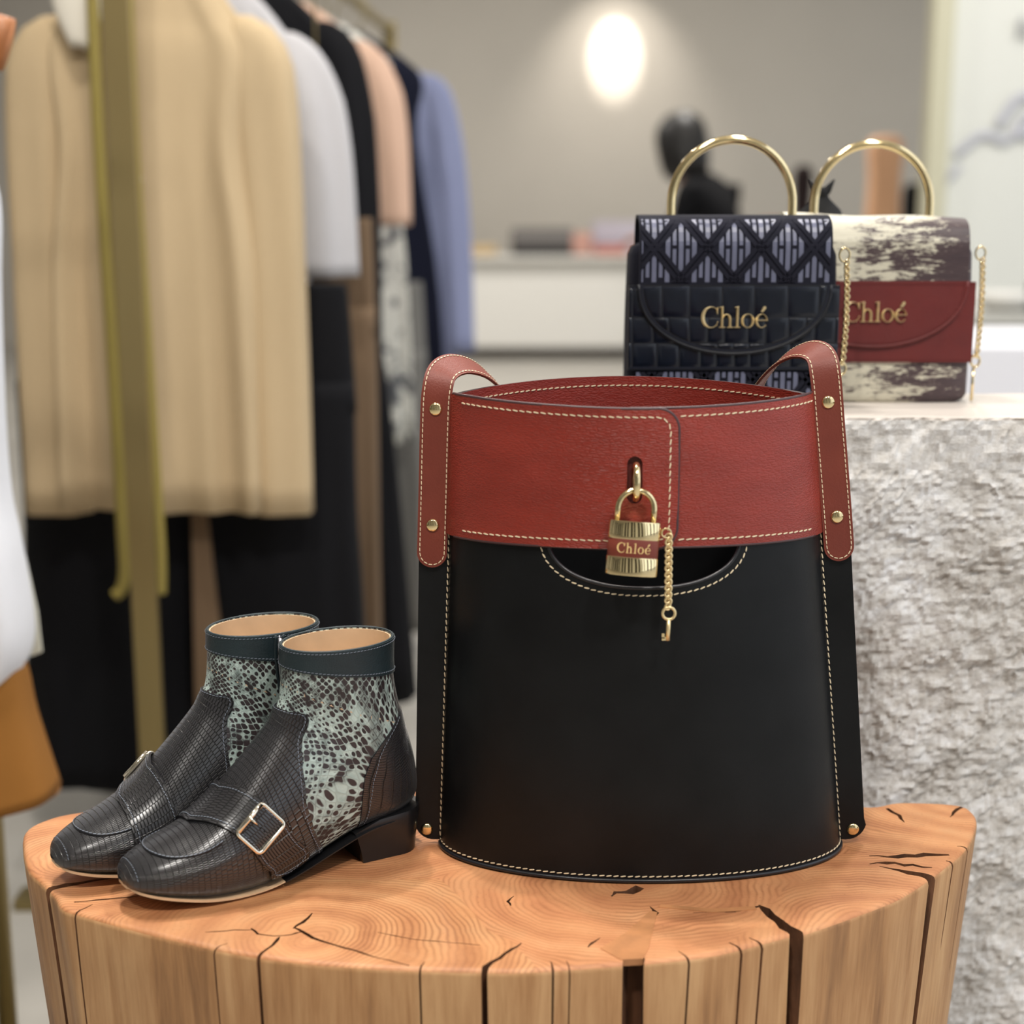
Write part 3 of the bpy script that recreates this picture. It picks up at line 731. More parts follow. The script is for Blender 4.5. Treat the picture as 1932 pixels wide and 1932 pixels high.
    poly = [(sx+sr*math.cos(PI*k/10), sz1+sr*math.sin(PI*k/10)) for k in range(11)]+[(sx+sr*math.cos(PI+PI*k/10), sz0+sr*math.sin(PI+PI*k/10)) for k in range(11)]
    p0, n0 = bag_pt(sx, .28)
    v, f = prism_vf(poly, lambda p, y: V(p[0], p0.y+y, p[1]), -.02, -.0021)
    cut = obj('cutter', v, f, M['edge'], None, False)
    bm = bmesh.new(); bm.from_mesh(cut.data); bmesh.ops.recalc_face_normals(bm, faces=bm.faces); bm.to_mesh(cut.data); bm.free(); cut.location = BAG
    md = flap.modifiers.new('b', 'BOOLEAN'); md.object = cut; md.solver = 'EXACT'; md.operation = 'DIFFERENCE'
    dg = bpy.context.evaluated_depsgraph_get(); dg.update(); me = bpy.data.meshes.new_from_object(flap.evaluated_get(dg))
    flap.modifiers.clear(); flap.data = me; bpy.data.objects.remove(cut, do_unlink=True)
    v, f = prism_vf([(sx+(x-sx)*.93, z) for x, z in poly], lambda p, y: V(p[0], bag_pt(p[0], p[1])[0].y+y, p[1]), -.0026, -.0022)  # darker red patch carries the shade on the band behind the slot
    setp(obj('keyhole_shade', v, f, plain('dark_red_shadow_leather', rgb(84, 22, 16), .6), bag, False), 'dark red patch for the shade behind the keyhole slot')
    # stitches of the bands
    ins = .0052
    def line(fn, n=120): return [fn(i/n) for i in range(n+1)]
    def onb(x, z, off): p, n = bag_pt(x, z); return (p+n*off, n)
    def offx(x):
        xl = bag_cx(.28)-bag_hw(.28); q = (x-xl)/(xr-xl); return .0004+.0030*max(0, min(1, (q-.45)/.3))+.0026
    xl = bag_cx(.28)-bag_hw(.28)+.010
    P = [onb(x, zt(x)-ins, offx(x)) for x in [xl+(xr-rc-xl)*i/60 for i in range(61)]]
    r2 = rc-ins
    P += [onb(xr-rc+r2*math.sin(a), zt(xr)-rc+r2*math.cos(a), offx(xr)) for a in [PI/2*i/10 for i in range(1, 11)]]
    P += [onb(xr-ins, zt(xr)-rc+(zb(xr)+rc-zt(xr)+rc)*i/30, offx(xr)) for i in range(1, 31)]
    P += [onb(xr-rc+r2*math.cos(a), zb(xr)+rc-r2*math.sin(a), offx(xr)) for a in [PI/2*i/10 for i in range(1, 11)]]
    P += [onb(x, zb(x)+ins, offx(x)) for x in [xr-rc+(xl-xr+rc)*i/60 for i in range(1, 61)]]
    stitching('overlap_stitching', P, .0050, M['stitch'], bag, tilt=-.16, r=.00040)
    xR = bag_cx(.28)+bag_hw(.28)-.008
    for zf, tl in ((lambda x: zt(x)-ins, .16), (lambda x: zb(x)+ins, .16)):
        stitching('under_stitching', [onb(x, zf(x), .0021) for x in [xr+.001+(xR-xr)*i/60 for i in range(61)]], .0050, M['stitch'], bag, tilt=tl, r=.00040)
    # ---- straps: each rises from the flange, loops over and falls behind the bag
    for s in (-1, 1):
        if s < 0:
            pts = [(-.1478, -.0042, .2160), (-.1462, -.0042, .26), (-.1447, -.0042, .305), (-.1432, -.0040, .328), (-.1395, .0020, .3405), (-.1300, .0150, .3445), (-.1170, .0330, .3400), (-.1060, .0530, .3290), (-.0980, .0690, .3150), (-.0960, .0790, .28), (-.0980, .0840, .22), (-.1000, .0860, .15)]
        else:
            pts = [(.1335, -.0042, .2205), (.1290, -.0042, .26), (.1235, -.0042, .305), (.1195, -.0040, .338), (.1165, .0030, .3520), (.1080, .0160, .3545), (.0980, .0350, .3470), (.0890, .0550, .3320), (.0840, .0700, .3150), (.0840, .0790, .28), (.0860, .0840, .22), (.0880, .0860, .15)]
        C = catmull(pts, 10); T, W = frames(C, False, (1, 0, 0)); wd = .0104; th = .0016
        sec = [(-1, -1), (-.97, -1), (0, -1.0), (.97, -1), (1, -1), (1, 1), (.97, 1), (0, 1.0), (-.97, 1), (-1, 1)]
        rows = []
        # rounded lower end
        t0 = T[0]; base = C[0]
        stations = [(base-t0*(wd*math.sin(a)), W[0], t0, wd*math.cos(a)) for a in [PI/2*k/7 for k in range(7, 0, -1)]]
        stations += [(C[i], W[i], T[i], wd) for i in range(len(C))]
        vs = []; fs = []; ns = len(sec)
        for p, w_, t, hw in stations:
            nn = t.cross(w_).normalized()
            for a, b in sec: vs.append(p+w_*max(hw, .0004)*a+nn*th*b*.5)
        for i in range(len(stations)-1):
            for k in range(ns): fs.append((i*ns+k, i*ns+(k+1) % ns, (i+1)*ns+(k+1) % ns, (i+1)*ns+k))
        fs.append(tuple(range(ns-1, -1, -1))); fs.append(tuple((len(stations)-1)*ns+k for k in range(ns)))
        so = obj('shoulder_strap', vs, fs, M['red_strap'], bag, False)
        bm = bmesh.new(); bm.from_mesh(so.data); bmesh.ops.recalc_face_normals(bm, faces=bm.faces); bm.to_mesh(so.data); bm.free(); sharpen(so.data, .8)
        # its stitching, down one edge, round the end and up the other
        fr = (T[0].cross(W[0])).normalized(); sg = 1 if fr.y < 0 else -1
        e = wd-.0019; ln = len(C)*3//4
        L = [(C[i]-W[i]*e+T[i].cross(W[i]).normalized()*sg*th*.55, T[i].cross(W[i]).normalized()*sg) for i in range(ln, -1, -1)]
        mid = [(C[0]-T[0]*e*math.sin(a)-W[0]*e*math.cos(a)+fr*sg*th*.55, fr*sg) for a in [PI*k/14 for k in range(1, 14)]]
        R = [(C[i]+W[i]*e+T[i].cross(W[i]).normalized()*sg*th*.55, T[i].cross(W[i]).normalized()*sg) for i in range(0, ln)]
        stitching('strap_stitching', L+mid+R, .0036, M['stitch'], bag, r=.00030, tilt=.05)
        L = [(C[i]-W[i]*e-T[i].cross(W[i]).normalized()*sg*th*.55, -T[i].cross(W[i]).normalized()*sg) for i in range(28, ln)]
        R = [(C[i]+W[i]*e-T[i].cross(W[i]).normalized()*sg*th*.55, -T[i].cross(W[i]).normalized()*sg) for i in range(28, ln)]
        stitching('strap_stitching', L, .0036, M['stitch'], bag, r=.00022, tilt=.05); stitching('strap_stitching', R, .0036, M['stitch'], bag, r=.00022, tilt=.05)
        zs_ = ((.3160, .2355) if s < 0 else (.3207, .2415))
        for z in zs_:
            k = min(range(len(C)), key=lambda i: (C[i]-V(C[i].x, -.0042, z)).length); rivet(bag, V(C[k].x, -.0042-th*.5, z), .0045, random.uniform(-.1, .25))
    # ---- gold staple ring through the slot
    p, n = bag_pt(sx, .28)
    cy = p.y-.0042
    ring = [V(sx+.0004, p.y-.0108-.0088*math.cos(a), .2790+.0108*math.sin(a)) for a in [2*PI*k/32 for k in range(32)]]
    tube('staple_ring', ring, .0023, M['gold'], bag, 12, True)
    # ---- padlock
    LK = thing('padlock', None, None); LK.parent = bag
    for k in ('label', 'category', 'group'):
        if k in LK: del LK[k]
    LK['label'] = 'gold padlock with a red leather middle band'
    LK.location = (sx+.0012, p.y-.0140, .2715); LK.rotation_euler = (math.radians(-9), math.radians(4.6), 0)
    rx, ry = .0166, .0090
    def disc(name, z0, z1, g, mat):
        b = .0006; ob = lathe(name, [(g-b*2, z0), (g-.0003, z0+.0002), (g, z0+b), (g, z1-b), (g-.0003, z1-.0002), (g-b*2, z1)], mat, LK, 48, rx, ry); sharpen(ob.data, .9); return ob
    disc('upper_disc', -.0310, -.0175, 1.0, M['gold']) if False else None
    def band(name, z0, z1, s, mat):
        b = .0006; pr = [(1-.08, z0), (1-.02, z0+.0001), (1, z0+b), (1, z1-b), (1-.02, z1-.0001), (1-.08, z1)]
        v, f = lathe_vf(pr, 56, rx*s, ry*s); ob = obj(name, v, f, mat, LK); sharpen(ob.data, .9); return ob
    band('upper_disc', -.0285, -.0170, 1.0, M['gold_lock']); sl = band('leather_band', -.0402, -.0280, .975, M['red_strap']); band('lower_disc', -.0515, -.0397, 1.0, M['gold_lock'])
    sh = [V(-.0115, 0, -.018), V(-.0115, 0, -.009)]+[V(-.0115*math.cos(a), 0, -.009+.0115*math.sin(a)) for a in [PI*k/16 for k in range(1, 16)]]+[V(.0115, 0, -.009), V(.0115, 0, -.018)]
    tube('shackle', sh, .0020, M['gold'], LK, 12)
    yy = lambda x: -ry*.975*math.sqrt(max(0, 1-(x/(rx*.975))**2))
    for q in [('C', 0)]:
        h = .0062; seq = ['C', 'h', 'l', 'o', 'e']; sp = .0006; wd = sum(GLY[c][0]*h*.95 for c in seq)+sp*4; x = -wd/2-.0002
        for c in seq:
            tf = lambda a, b, z, x=x: V(x+a*.95, yy(x+a*.95)-.00012-z, -.0371+b)
            prt = [letter_vf(c, h, .0002, tf)]
            if c == 'e': prt.append(letter_vf('accent', h, .0002, tf))
            v, f = merge_vf(prt); lo = obj('letter', v, f, M['gold_print'], LK, False)
            bm = bmesh.new(); bm.from_mesh(lo.data); bmesh.ops.recalc_face_normals(bm, faces=bm.faces); bm.to_mesh(lo.data); bm.free()
            x += GLY[c][0]*h*.95+sp
    # ---- chain and key beside the lock
    kx, ky = sx+.0212, cy-.0125
    loop = [V(kx-.0015+.0030*math.cos(a), ky, .2470+.0030*math.sin(a)) for a in [2*PI*k/18 for k in range(18)]]
    tube('chain_loop', loop, .0007, M['gold'], bag, 8, True)
    lm = link_mesh_data('chain_link', .0019, .0029, .00072, M['gold_letter'], .0006)
    nlk = 22; z = .2440
    for k in range(nlk):
        fz = k/(nlk-1); yk = ky+.0005+.0090*min(1, fz*1.0)*0
        link_mesh('chain_link', lm, bag, Matrix.Translation((kx+.0002+.0006*fz, yk, z-k*.00212)) @ Matrix.Rotation(math.radians(38 if k % 2 else -52)*.9, 4, 'Z') @ Matrix.Rotation(math.radians(30), 4, 'Y'))
    zk = z-nlk*.00212-.0030; kk = kx+.0012
    ke = thing('key', None, None); ke.parent = bag; ke['label'] = 'small gold key hanging from the chain'; ke.location = (kk, ky, zk)
    tube('bow', [V(.0040*math.cos(a), 0, .0040*math.sin(a)) for a in [2*PI*k/24 for k in range(24)]], .0010, M['gold_letter'], ke, 8, True)
    tube('shank', [(0, 0, -.0042), (-.0004, 0, -.0180)], .0014, M['gold_letter'], ke, 10)
    bm = bmesh.new(); add_box(bm, (-.0022, 0, -.0168), (.0040, .0016, .0022)); add_box(bm, (-.0034, 0, -.0150), (.0018, .0016, .0030)); bmobj('bit', bm, M['gold_letter'], ke)
    return bag
def rivet(parent, loc, r, ang):
    rv = lathe('rivet', [(r*.98, 0), (r, .0004), (r*.93, .0010), (r*.7, .0015), (r*.35, .0018), (.0002, .0019)], M['gold'], parent, 24, mw=Matrix.Translation(loc) @ Matrix.Rotation(PI/2, 4, 'X'))
    c, s = math.cos(ang), math.sin(ang); poly = [(-r*.9, -.00042), (r*.9, -.00042), (r*.9, .00042), (-r*.9, .00042)]
    v, f = prism_vf([(x*c-z*s, x*s+z*c) for x, z in poly], lambda p, y: loc+V(p[0], -.0019*(1-.45*(math.hypot(*p)/r)**2)-y, p[1]), -.0006, .00022)
    obj('slot', v, f, M['gold_dark'], rv, False)
    return rv
build_bag()
# ------------------------------------------------------------------ ankle boots
BOOT_B = [(.2120, .0190), (.2075, .0160), (.196, .0122), (.180, .0084), (.160, .0045), (.138, .0024), (.115, .0030), (.092, .0080), (.068, .0160), (.040, .0245), (.008, .0290), (-.0055, .0400), (-.0052, .0640), (.0015, .092), (.0078, .121), (.0093, .141), (.0088, .1585)]
BOOT_F = [(.2130, .0230), (.2085, .0300), (.197, .0365), (.182, .0420), (.162, .0500), (.1435, .0620), (.129, .0755), (.1165, .0885), (.1080, .0990), (.1025, .1070), (.1000, .1140), (.0970, .1205), (.0955, .1265), (.0945, .1330), (.0938, .1410), (.0932, .1500), (.0928, .1590)]
BOOT_W = [.0040, .0150, .0222, .0272, .0304, .0316, .0312, .0300, .0288, .0278, .0272, .0270, .0270, .0272, .0278, .0284, .0292]
BOOT_B = [(x if x < .1 else .1+(x-.1)*.95, z) for x, z in BOOT_B]
BOOT_F = [(x-.0035*min(1, max(0, (z-.09)/.03)) if x < .13 else .1+(x-.1)*.95, z) for x, z in BOOT_F]
BOOT_E = [.75, .7, .62, .58, .55, .55, .55, .56, .58, .62, .68, .75, .85, .92, .96, 1, 1]
BOOT_C = [-.0035, -.003, -.002, -.001, 0, 0, 0, 0, 0, 0, 0, 0, 0, 0, 0, 0, 0]
def lerp_tab(tab, t):
    n = len(tab)-1; x = max(0, min(.99999, t))*n; i = int(x); f = x-i
    g = lambda k: tab[max(0, min(n, k))]
    def cr(p0, p1, p2, p3): return .5*((2*p1)+(p2-p0)*f+(2*p0-5*p1+4*p2-p3)*f*f+(3*p1-p0-3*p2+p3)*f*f*f)
    a = [g(i-1), g(i), g(i+1), g(i+2)]
    if isinstance(tab[0], tuple): return tuple(cr(*[q[k] for q in a]) for k in range(2))
    return cr(*a)
from functools import lru_cache
@lru_cache(None)
def ring_at(t): return lerp_tab(BOOT_B, t), lerp_tab(BOOT_F, t), lerp_tab(BOOT_W, t), lerp_tab(BOOT_E, t), lerp_tab(BOOT_C, t)
def boot_pt(t, ph):
    """t 0 toe .. 1 collar; ph 0 at the sole/heel line, pi at the front line; +lateral = outer side"""
    def s(t, ph):
        b, f, w, e, c0 = ring_at(t)
        c, sn = math.cos(ph), math.sin(ph)
        ex = e if c > 0 else .55+.42*min(1, max(0, (t-.02)/.2))*1.0
        ex2 = e if c > 0 else 1.0
        a = .5-.5*math.copysign(abs(c)**(1.0 if c <= 0 else max(.6, e)), c)
        lat = w*math.copysign(abs(sn)**(ex2 if c > 0 else .95), sn)+c0
        return Vector((b[0]+(f[0]-b[0])*a, lat, b[1]+(f[1]-b[1])*a))
    h = 1e-3; t = max(.002, min(.9985, t)); p = s(t, ph)
    n = (s(t, ph+h)-s(t, ph-h)).cross(s(t+h, ph)-s(max(0, t-h), ph))
    rb, rf = ring_at(t)[:2]; ctr = Vector(((rb[0]+rf[0])/2, 0, (rb[1]+rf[1])/2))
    if n.length < 1e-12: n = p-ctr
    n.normalize()
    if n.dot(p-ctr) < 0: n = -n
    return p, n
def boot_xz(t, ph):
    b, f, w_, e, c0 = ring_at(t); c = math.cos(ph)
    a = .5-.5*math.copysign(abs(c)**(1.0 if c <= 0 else max(.6, e)), c)
    return b[0]+(f[0]-b[0])*a, b[1]+(f[1]-b[1])*a
GRID = [(t/80, ph*PI/40)+boot_xz(t/80, ph*PI/40) for t in range(81) for ph in range(41)]
def boot_inv(x, z):
    t, ph = min(GRID, key=lambda g: (g[2]-x)**2+(g[3]-z)**2)[:2]; h = .006
    for r in range(7):
        c = [(t+i*h, ph+j*h*4) for i in (-1, 0, 1) for j in (-1, 0, 1)]
        t, ph = min(c, key=lambda q: (lambda w: (w[0]-x)**2+(w[1]-z)**2)(boot_xz(max(0, min(1, q[0])), max(0, min(PI, q[1])))))
        h *= .62
    return max(0, min(1, t)), max(0, min(PI, ph))
def interp(tab, x):
    if x <= tab[0][0]: return tab[0][1]
    for (a, p), (b, q) in zip(tab, tab[1:]):
        if x <= b: return p+(q-p)*(x-a)/max(1e-9, b-a)
    return tab[-1][1]
TE = [(.0, .660), (.35, .676), (.56, .706), (.64, .716), (.69, .716), (.725, .700), (.745, .665), (.765, .6125), (.85, .575), (1.09, .5326), (1.54, .493), (1.82, .4835), (2.14, .486), (2.69, .488), (3.2, .498)]
PSI = [.66*k/18 for k in range(18)]+[.66+.16*k/26 for k in range(26)]+[.82+(3.10-.82)*k/36 for k in range(37)]
PSI = [-p for p in reversed(PSI[1:])]+PSI
CE = [(zz, boot_inv(interp([(.026, .047), (.05, .0465), (.066, .0445), (.079, .0385), (.090, .028), (.098, .018), (.104, .011)], zz), zz)) for zz in [.028+.076*k/24 for k in range(25)]]
# running length along the front line, for the scale pattern
FL = [0]
for i in range(1, 201):
    a, b = lerp_tab(BOOT_F, (i-1)/200), lerp_tab(BOOT_F, i/200); FL.append(FL[-1]+math.hypot(a[0]-b[0], a[1]-b[1]))
def flen(t): x = max(0, min(1, t))*200; i = min(199, int(x)); return FL[i]+(FL[i+1]-FL[i])*(x-i)
def find_t(zf):  # parameter where the front line reaches a height
    return min((i/400 for i in range(401)), key=lambda t: abs(lerp_tab(BOOT_F, t)[1]-zf))
def build_boot(side, origin, ang, label):
    """side +1 left boot, -1 right boot (mirror image)"""
    bt = thing('ankle_boot', label, 'boot', origin, 0, 'pair of ankle boots')
    h = Vector((-math.cos(ang), -math.sin(ang), 0)); L = Vector((-h.y, h.x, 0))*side
    MW = Matrix(((h.x, L.x, 0, 0), (h.y, L.y, 0, 0), (0, 0, 1, 0), (0, 0, 0, 1)))
    R3 = MW.to_3x3()
    def S(t, ph):
        p, n = boot_pt(t, ph); return R3 @ p, R3 @ n
    def W(p): return R3 @ Vector(p)
    def uv(t, ph): return ((ph-PI)*.029, flen(t) if True else t)
    # shaft and whole upper in snakeskin
    sheet('snakeskin_upper', lambda a, b: S(.002+.995*b, 2*PI*a), 96, 120, -.0012, 0, M['snake'], bt, None, lambda a, b: ((a-.5)*.19, flen(b)*.55+b*.13), True)
    # lining seen inside the collar
    sheet('lining', lambda a, b: (lambda q: (q[0]-q[1]*.0012, -q[1]))(S(.80+.192*b, 2*PI*a)), 64, 14, 0, .0010, M['lining'], bt, M['lining'], None, True)
    v, f = prism_vf([(S(.81, 2*PI*k/40)[0]) for k in range(40)], lambda p, z: V(p.x, p.y, p.z+z), -.001, .001); obj('insole', v, f, M['lining'], bt, False)
    # collar band
    tc = .908
    zip_ph = -1
    cph0, cph1 = 0, 2*PI
    sheet('collar', lambda a, b: S(tc+(.9985-tc)*b, 2*PI*a), 96, 8, .0, .0012, M['teal'], bt, M['teal'], None, True)
    stitching('collar_stitching', [(p+n*.0013, n) for p, n in [S(tc+.008, 2*PI*k/160) for k in range(161)]], .0026, M['stitch_grey'], bt, r=.00022)
    stitching('collar_stitching', [(p+n*.0013, n) for p, n in [S(.990, 2*PI*k/160) for k in range(161)]], .0026, M['stitch_grey'], bt, r=.00018)
    rim = [S(.9985, 2*PI*k/80) for k in range(80)]; tube('collar_edge', [p-n*.0002 for p, n in rim], .0010, M['teal'], bt, 6, True)
    # lizard vamp: whole toe, then a tongue up the instep
    nps = len(PSI)-1
    def vamp(a, b): ps = PSI[int(round(a*nps))]; return S(.002+(interp(TE, abs(ps))-.002)*b, PI+ps)
    sheet('lizard_vamp', vamp, nps, 110, .0001, .0012, M['lizard'], bt, M['black_edge'], lambda a, b: (PSI[int(round(a*nps))]*.027, flen(.002+(interp(TE, abs(PSI[int(round(a*nps))]))-.002)*b)))
    sp = [(0, .653), (.35, .669), (.56, .698), (.63, .704), (.665, .698), (.69, .66), (.705, .612), (.79, .572), (1.05, .527), (1.50, .487), (1.80, .477), (2.14, .479), (2.6, .481)]
    sp = [(-x, t) for x, t in reversed(sp[1:])]+sp
    stitching('vamp_stitching', [(p+n*.0013, n) for p, n in [S(q.y, PI+q.x) for q in catmull([(x, t, 0) for x, t in sp], 8)]], .0026, M['stitch_grey'], bt, r=.00020)
    # heel counter
    tbs = [(lerp_tab(BOOT_B, .6+.4*k/100)[1], .6+.4*k/100) for k in range(101)]
    def counter(a, b):
        zz = .028+.076*b; k = min(23, int(b*24)); fr = b*24-k
        tc_ = CE[k][1][0]+(CE[k+1][1][0]-CE[k][1][0])*fr; pc = CE[k][1][1]+(CE[k+1][1][1]-CE[k][1][1])*fr
        q = 2*a-1; t0 = interp(tbs, zz+.006*(1-b)); return S(t0+(tc_-t0)*abs(q)**1.5, q*pc)
    sheet('heel_counter', counter, 44, 36, .0001, .0011, M['lizard'], bt, M['black_edge'], lambda a, b: (b*.08+abs(a-.5)*.04, (a-.5)*.09))
    for sg in (0, 1):
        stitching('counter_stitching', [(p+n*.0012, n) for p, n in [counter(.5+(sg-.5)*.95, .02+.95*k/60) for k in range(61)]], .0026, M['stitch_grey'], bt, r=.00020)
    # raised apron on the toe with its ridge seam
    def apron_half(b):  # b 0 at its front .. 1 under the strap
        return 1.12*math.sqrt(max(0, 1-(1-b)**2.2))
    ta, tb = .135, .285
    def apron(a, b): t = ta+(tb-ta)*b; return S(t, PI+(2*a-1)*apron_half(b)*(1.0-.10*b))
    sheet('apron', apron, 40, 40, .0010, .0020, M['lizard'], bt, M['black_edge'], lambda a, b: ((2*a-1)*apron_half(b)*.029, flen(ta+(tb-ta)*b)))
    rid = []
    for k in range(121):
        q = -1+2*k/120; b = abs(q)**1.6; t = ta+(tb-ta)*b; p, n = S(t, PI+math.copysign(apron_half(b)*(1-.10*b), q)); rid.append((p+n*.0014, n))
    tube('apron_ridge', [p for p, n in rid], .0011, M['black_edge'], bt, 6)
    stitching('apron_stitching', [(p+n*.0010, n) for p, n in rid], .0030, M['stitch_grey'], bt, r=.00022)
    stitching('toe_seam', [(p+n*.0012, n) for p, n in [S(.075, PI-1.5+3.0*k/60) for k in range(61)]], .0026, M['stitch_grey'], bt, r=.00016)
    # monk strap over the instep, buckle on the outer side
    ts0, ts1 = .245, .350
    ph_in, ph_buck, ph_end = PI+1.62, PI-(1.30 if side > 0 else .92), PI-2.45
    SH = .118   # the outer end of the strap slants back towards the heel
    def strap(a, b):
        ph = ph_in+(ph_end-ph_in)*a; k = max(0, min(1, (PI-ph)/2.0))
        t0, t1 = ts0, ts1; mid = (t0+t1)/2+SH*k; hw = (t1-t0)/2*(1-.18*k)
        x = (a-.93)/.07
        if x > 0: hw *= math.sqrt(max(.0, 1-x*x))
        return S(mid+(2*b-1)*hw, ph)
    def lift0(a, b): return .0014+.0010*math.sin(PI*min(1, a*1.05))
    so = sheet('strap', strap, 90, 14, lambda a, b: lift0(a, b), lambda a, b: lift0(a, b)+.0017, M['lizard'], bt, M['black_edge'], lambda a, b: (b*.022, a*.10))
    for off in (.10, .90):
        stitching('strap_stitching', [(p+n*(lift0(a, off)+.0018), n) for a in [.02+.90*k/80 for k in range(81)] for p, n in [strap(a, off)]], .0025, M['stitch_grey'], bt, r=.00020)
    stitching('strap_stitching', [(p+n*.0032, n) for k in range(21) for p, n in [strap(.925+.05*math.sin(PI*k/20), .10+.80*k/20)]], .0025, M['stitch_grey'], bt, r=.00020)
    # strap slit under the buckle and punched holes
    ab = (ph_buck-ph_in)/(ph_end-ph_in)
    bk = thing('buckle', None, None); bk.parent = bt; bk['label'] = 'polished metal square buckle on the strap'
    c, n = strap(ab, .5); e1 = (strap(ab+.02, .5)[0]-strap(ab-.02, .5)[0]).normalized(); e2 = n.cross(e1).normalized(); e1 = e2.cross(n)
    cc = c+n*.0052; hx, hy, r = .0112, .0128, .0030
    P = []
    for qx, qy, a0 in ((1, 1, 0), (-1, 1, 90), (-1, -1, 180), (1, -1, 270)):
        for k in range(5):
            a = math.radians(a0+90*k/4); x = qx*(hx-r)+r*math.cos(a); y = qy*(hy-r)+r*math.sin(a)
            P.append(cc+e1*x+e2*y-n*(.0009*((x/hx)**2)*1.2+.0018*((y/hy)**2)))
    bm_ = plain('polished_buckle_metal', (.88, .80, .66, 1), .1, 1) if 'buckle' not in M else M['buckle']; M['buckle'] = bm_
    tube('frame', P, .0015, bm_, bk, 8, True)
    tube('prong_bar', [cc-e1*(hx*.98)-e2*hy*.9-n*.001, cc-e1*(hx*.98)+e2*hy*.9-n*.001], .0019, bm_, bk, 8)
    tube('prong', [cc-e1*hx, cc-e1*(hx-.0040)+n*.0006, cc-e1*(hx-.0075)-n*.0004], [.0010, .0009, .0007], bm_, bk, 8)
    for k in (-.1, .45):
        p = c+e1*hx*k*1.0; q = strap(ab+(.045*k), .5)[0]+n*(lift0(ab, .5)+.0016)
        tube('strap_hole', [q, q+n*.00025], .0007, M['black_in'], bt, 8)
    # sole, welt and stacked heel
    def sole_pt(t, w, dz):
        b = lerp_tab(BOOT_B, t); f = lerp_tab(BOOT_F, t); wd = lerp_tab(BOOT_W, t)*.90; c0 = lerp_tab(BOOT_C, t)
        return W((b[0]+(.0012 if t < .03 else 0), c0+wd*w, b[1]+dz))
    def sole_part(name, ta_, tb_, d0, d1, mat, taper=False):
        vs = []; fs = []; ts = [ta_+(tb_-ta_)*(k/50)**1.15 for k in range(51)]; m = 9
        for dz in (d0, d1):
            for t in ts:
                for k in range(m): vs.append(sole_pt(t, -1+2*k/(m-1), dz*(1-(.97*((t-ta_)/(tb_-ta_))**2 if (taper and dz < 0) else 0))))
        nn = len(ts)*m
        for i in range(len(ts)-1):
            for k in range(m-1):
                q = (i*m+k, i*m+k+1, (i+1)*m+k+1, (i+1)*m+k); fs.append(q); fs.append(tuple(x+nn for x in reversed(q)))
            for k in (0, m-1): fs.append((i*m+k, (i+1)*m+k, (i+1)*m+k+nn, i*m+k+nn))
        for i in (0, len(ts)-1):
            for k in range(m-1): fs.append((i*m+k, i*m+k+1, i*m+k+1+nn, i*m+k+nn))
        so = obj(name, vs, fs, mat, bt, False)
        bm = bmesh.new(); bm.from_mesh(so.data); bmesh.ops.recalc_face_normals(bm, faces=bm.faces); bm.to_mesh(so.data); bm.free(); sharpen(so.data)
    sole_part('sole', .004, .40, .0006, -.0014, M['sole'], True)
    sole_part('waist', .402, .60, .0003, -.0006, M['heel'])
    # heel: D-shaped block
    def dshape(xb, xf, w, n=12):
        r = w; pts = [(xf, -w*.92), ]
        for k in range(n+1):
            a = -PI/2-PI*k/n; pts.append((xb+w*.75+w*.75*math.cos(a), w*math.sin(a)))
        pts.append((xf, w*.92)); return pts
    rows = [(.0, -.0055, .0430, .0225), (.010, -.0065, .0450, .0230), (.020, -.0080, .0480, .0238), (.0285, -.0090, .0500, .0246), (.0330, -.0085, .0300, .0240)]
    vs = []; fs = []
    for z, xb, xf, w_ in rows:
        pts = dshape(xb, xf, w_); m = len(pts)
        for x, y in pts:
            zz = z
            if z > .02: zz = z-.10*max(0, x-.0)*(1 if z > .03 else .9)
            vs.append(W((x, y, zz)))
    for i in range(len(rows)-1):
        for k in range(m): fs.append((i*m+k, i*m+(k+1) % m, (i+1)*m+(k+1) % m, (i+1)*m+k))
    fs.append(tuple(range(m-1, -1, -1))); fs.append(tuple((len(rows)-1)*m+k for k in range(m)))
    ho = obj('heel', vs, fs, M['heel'], bt, False)
    bm = bmesh.new(); bm.from_mesh(ho.data); bmesh.ops.recalc_face_normals(bm, faces=bm.faces); bm.to_mesh(ho.data); bm.free(); sharpen(ho.data, .5)
    # inner zip: two welts, tape and a puller
    zp = PI+1.55
    for dphi in (-.05, .05):
        tube('zip_welt', [p+n*.0012 for p, n in [S(.60+.398*k/24, zp+dphi*(1+.4*(k > 18))) for k in range(25)]], .0011, M['teal'], bt, 6)
    tube('zip_teeth', [p+n*.0010 for p, n in [S(.60+.395*k/24, zp) for k in range(25)]], .0009, M['zip'], bt, 6)
    p, n = S(.985, zp); t2 = (S(.95, zp)[0]-p).normalized()
    setp(tube('zip_pull', [p+n*.002, p+n*.0026+t2*.006, p+n*.0024+t2*.012], .0016, M['zip'], bt, 8, ry=.0009), 'silver zip pull')
    return bt
BO = Vector((-.0790, 1.0120, TOP))
build_boot(1, BO, math.radians(33), 'nearer snakeskin ankle boot with its buckle facing the camera')
build_boot(-1, BO+Vector((-.0575, .0375, 0)), math.radians(33), 'farther snakeskin ankle boot, its buckle side turned away')
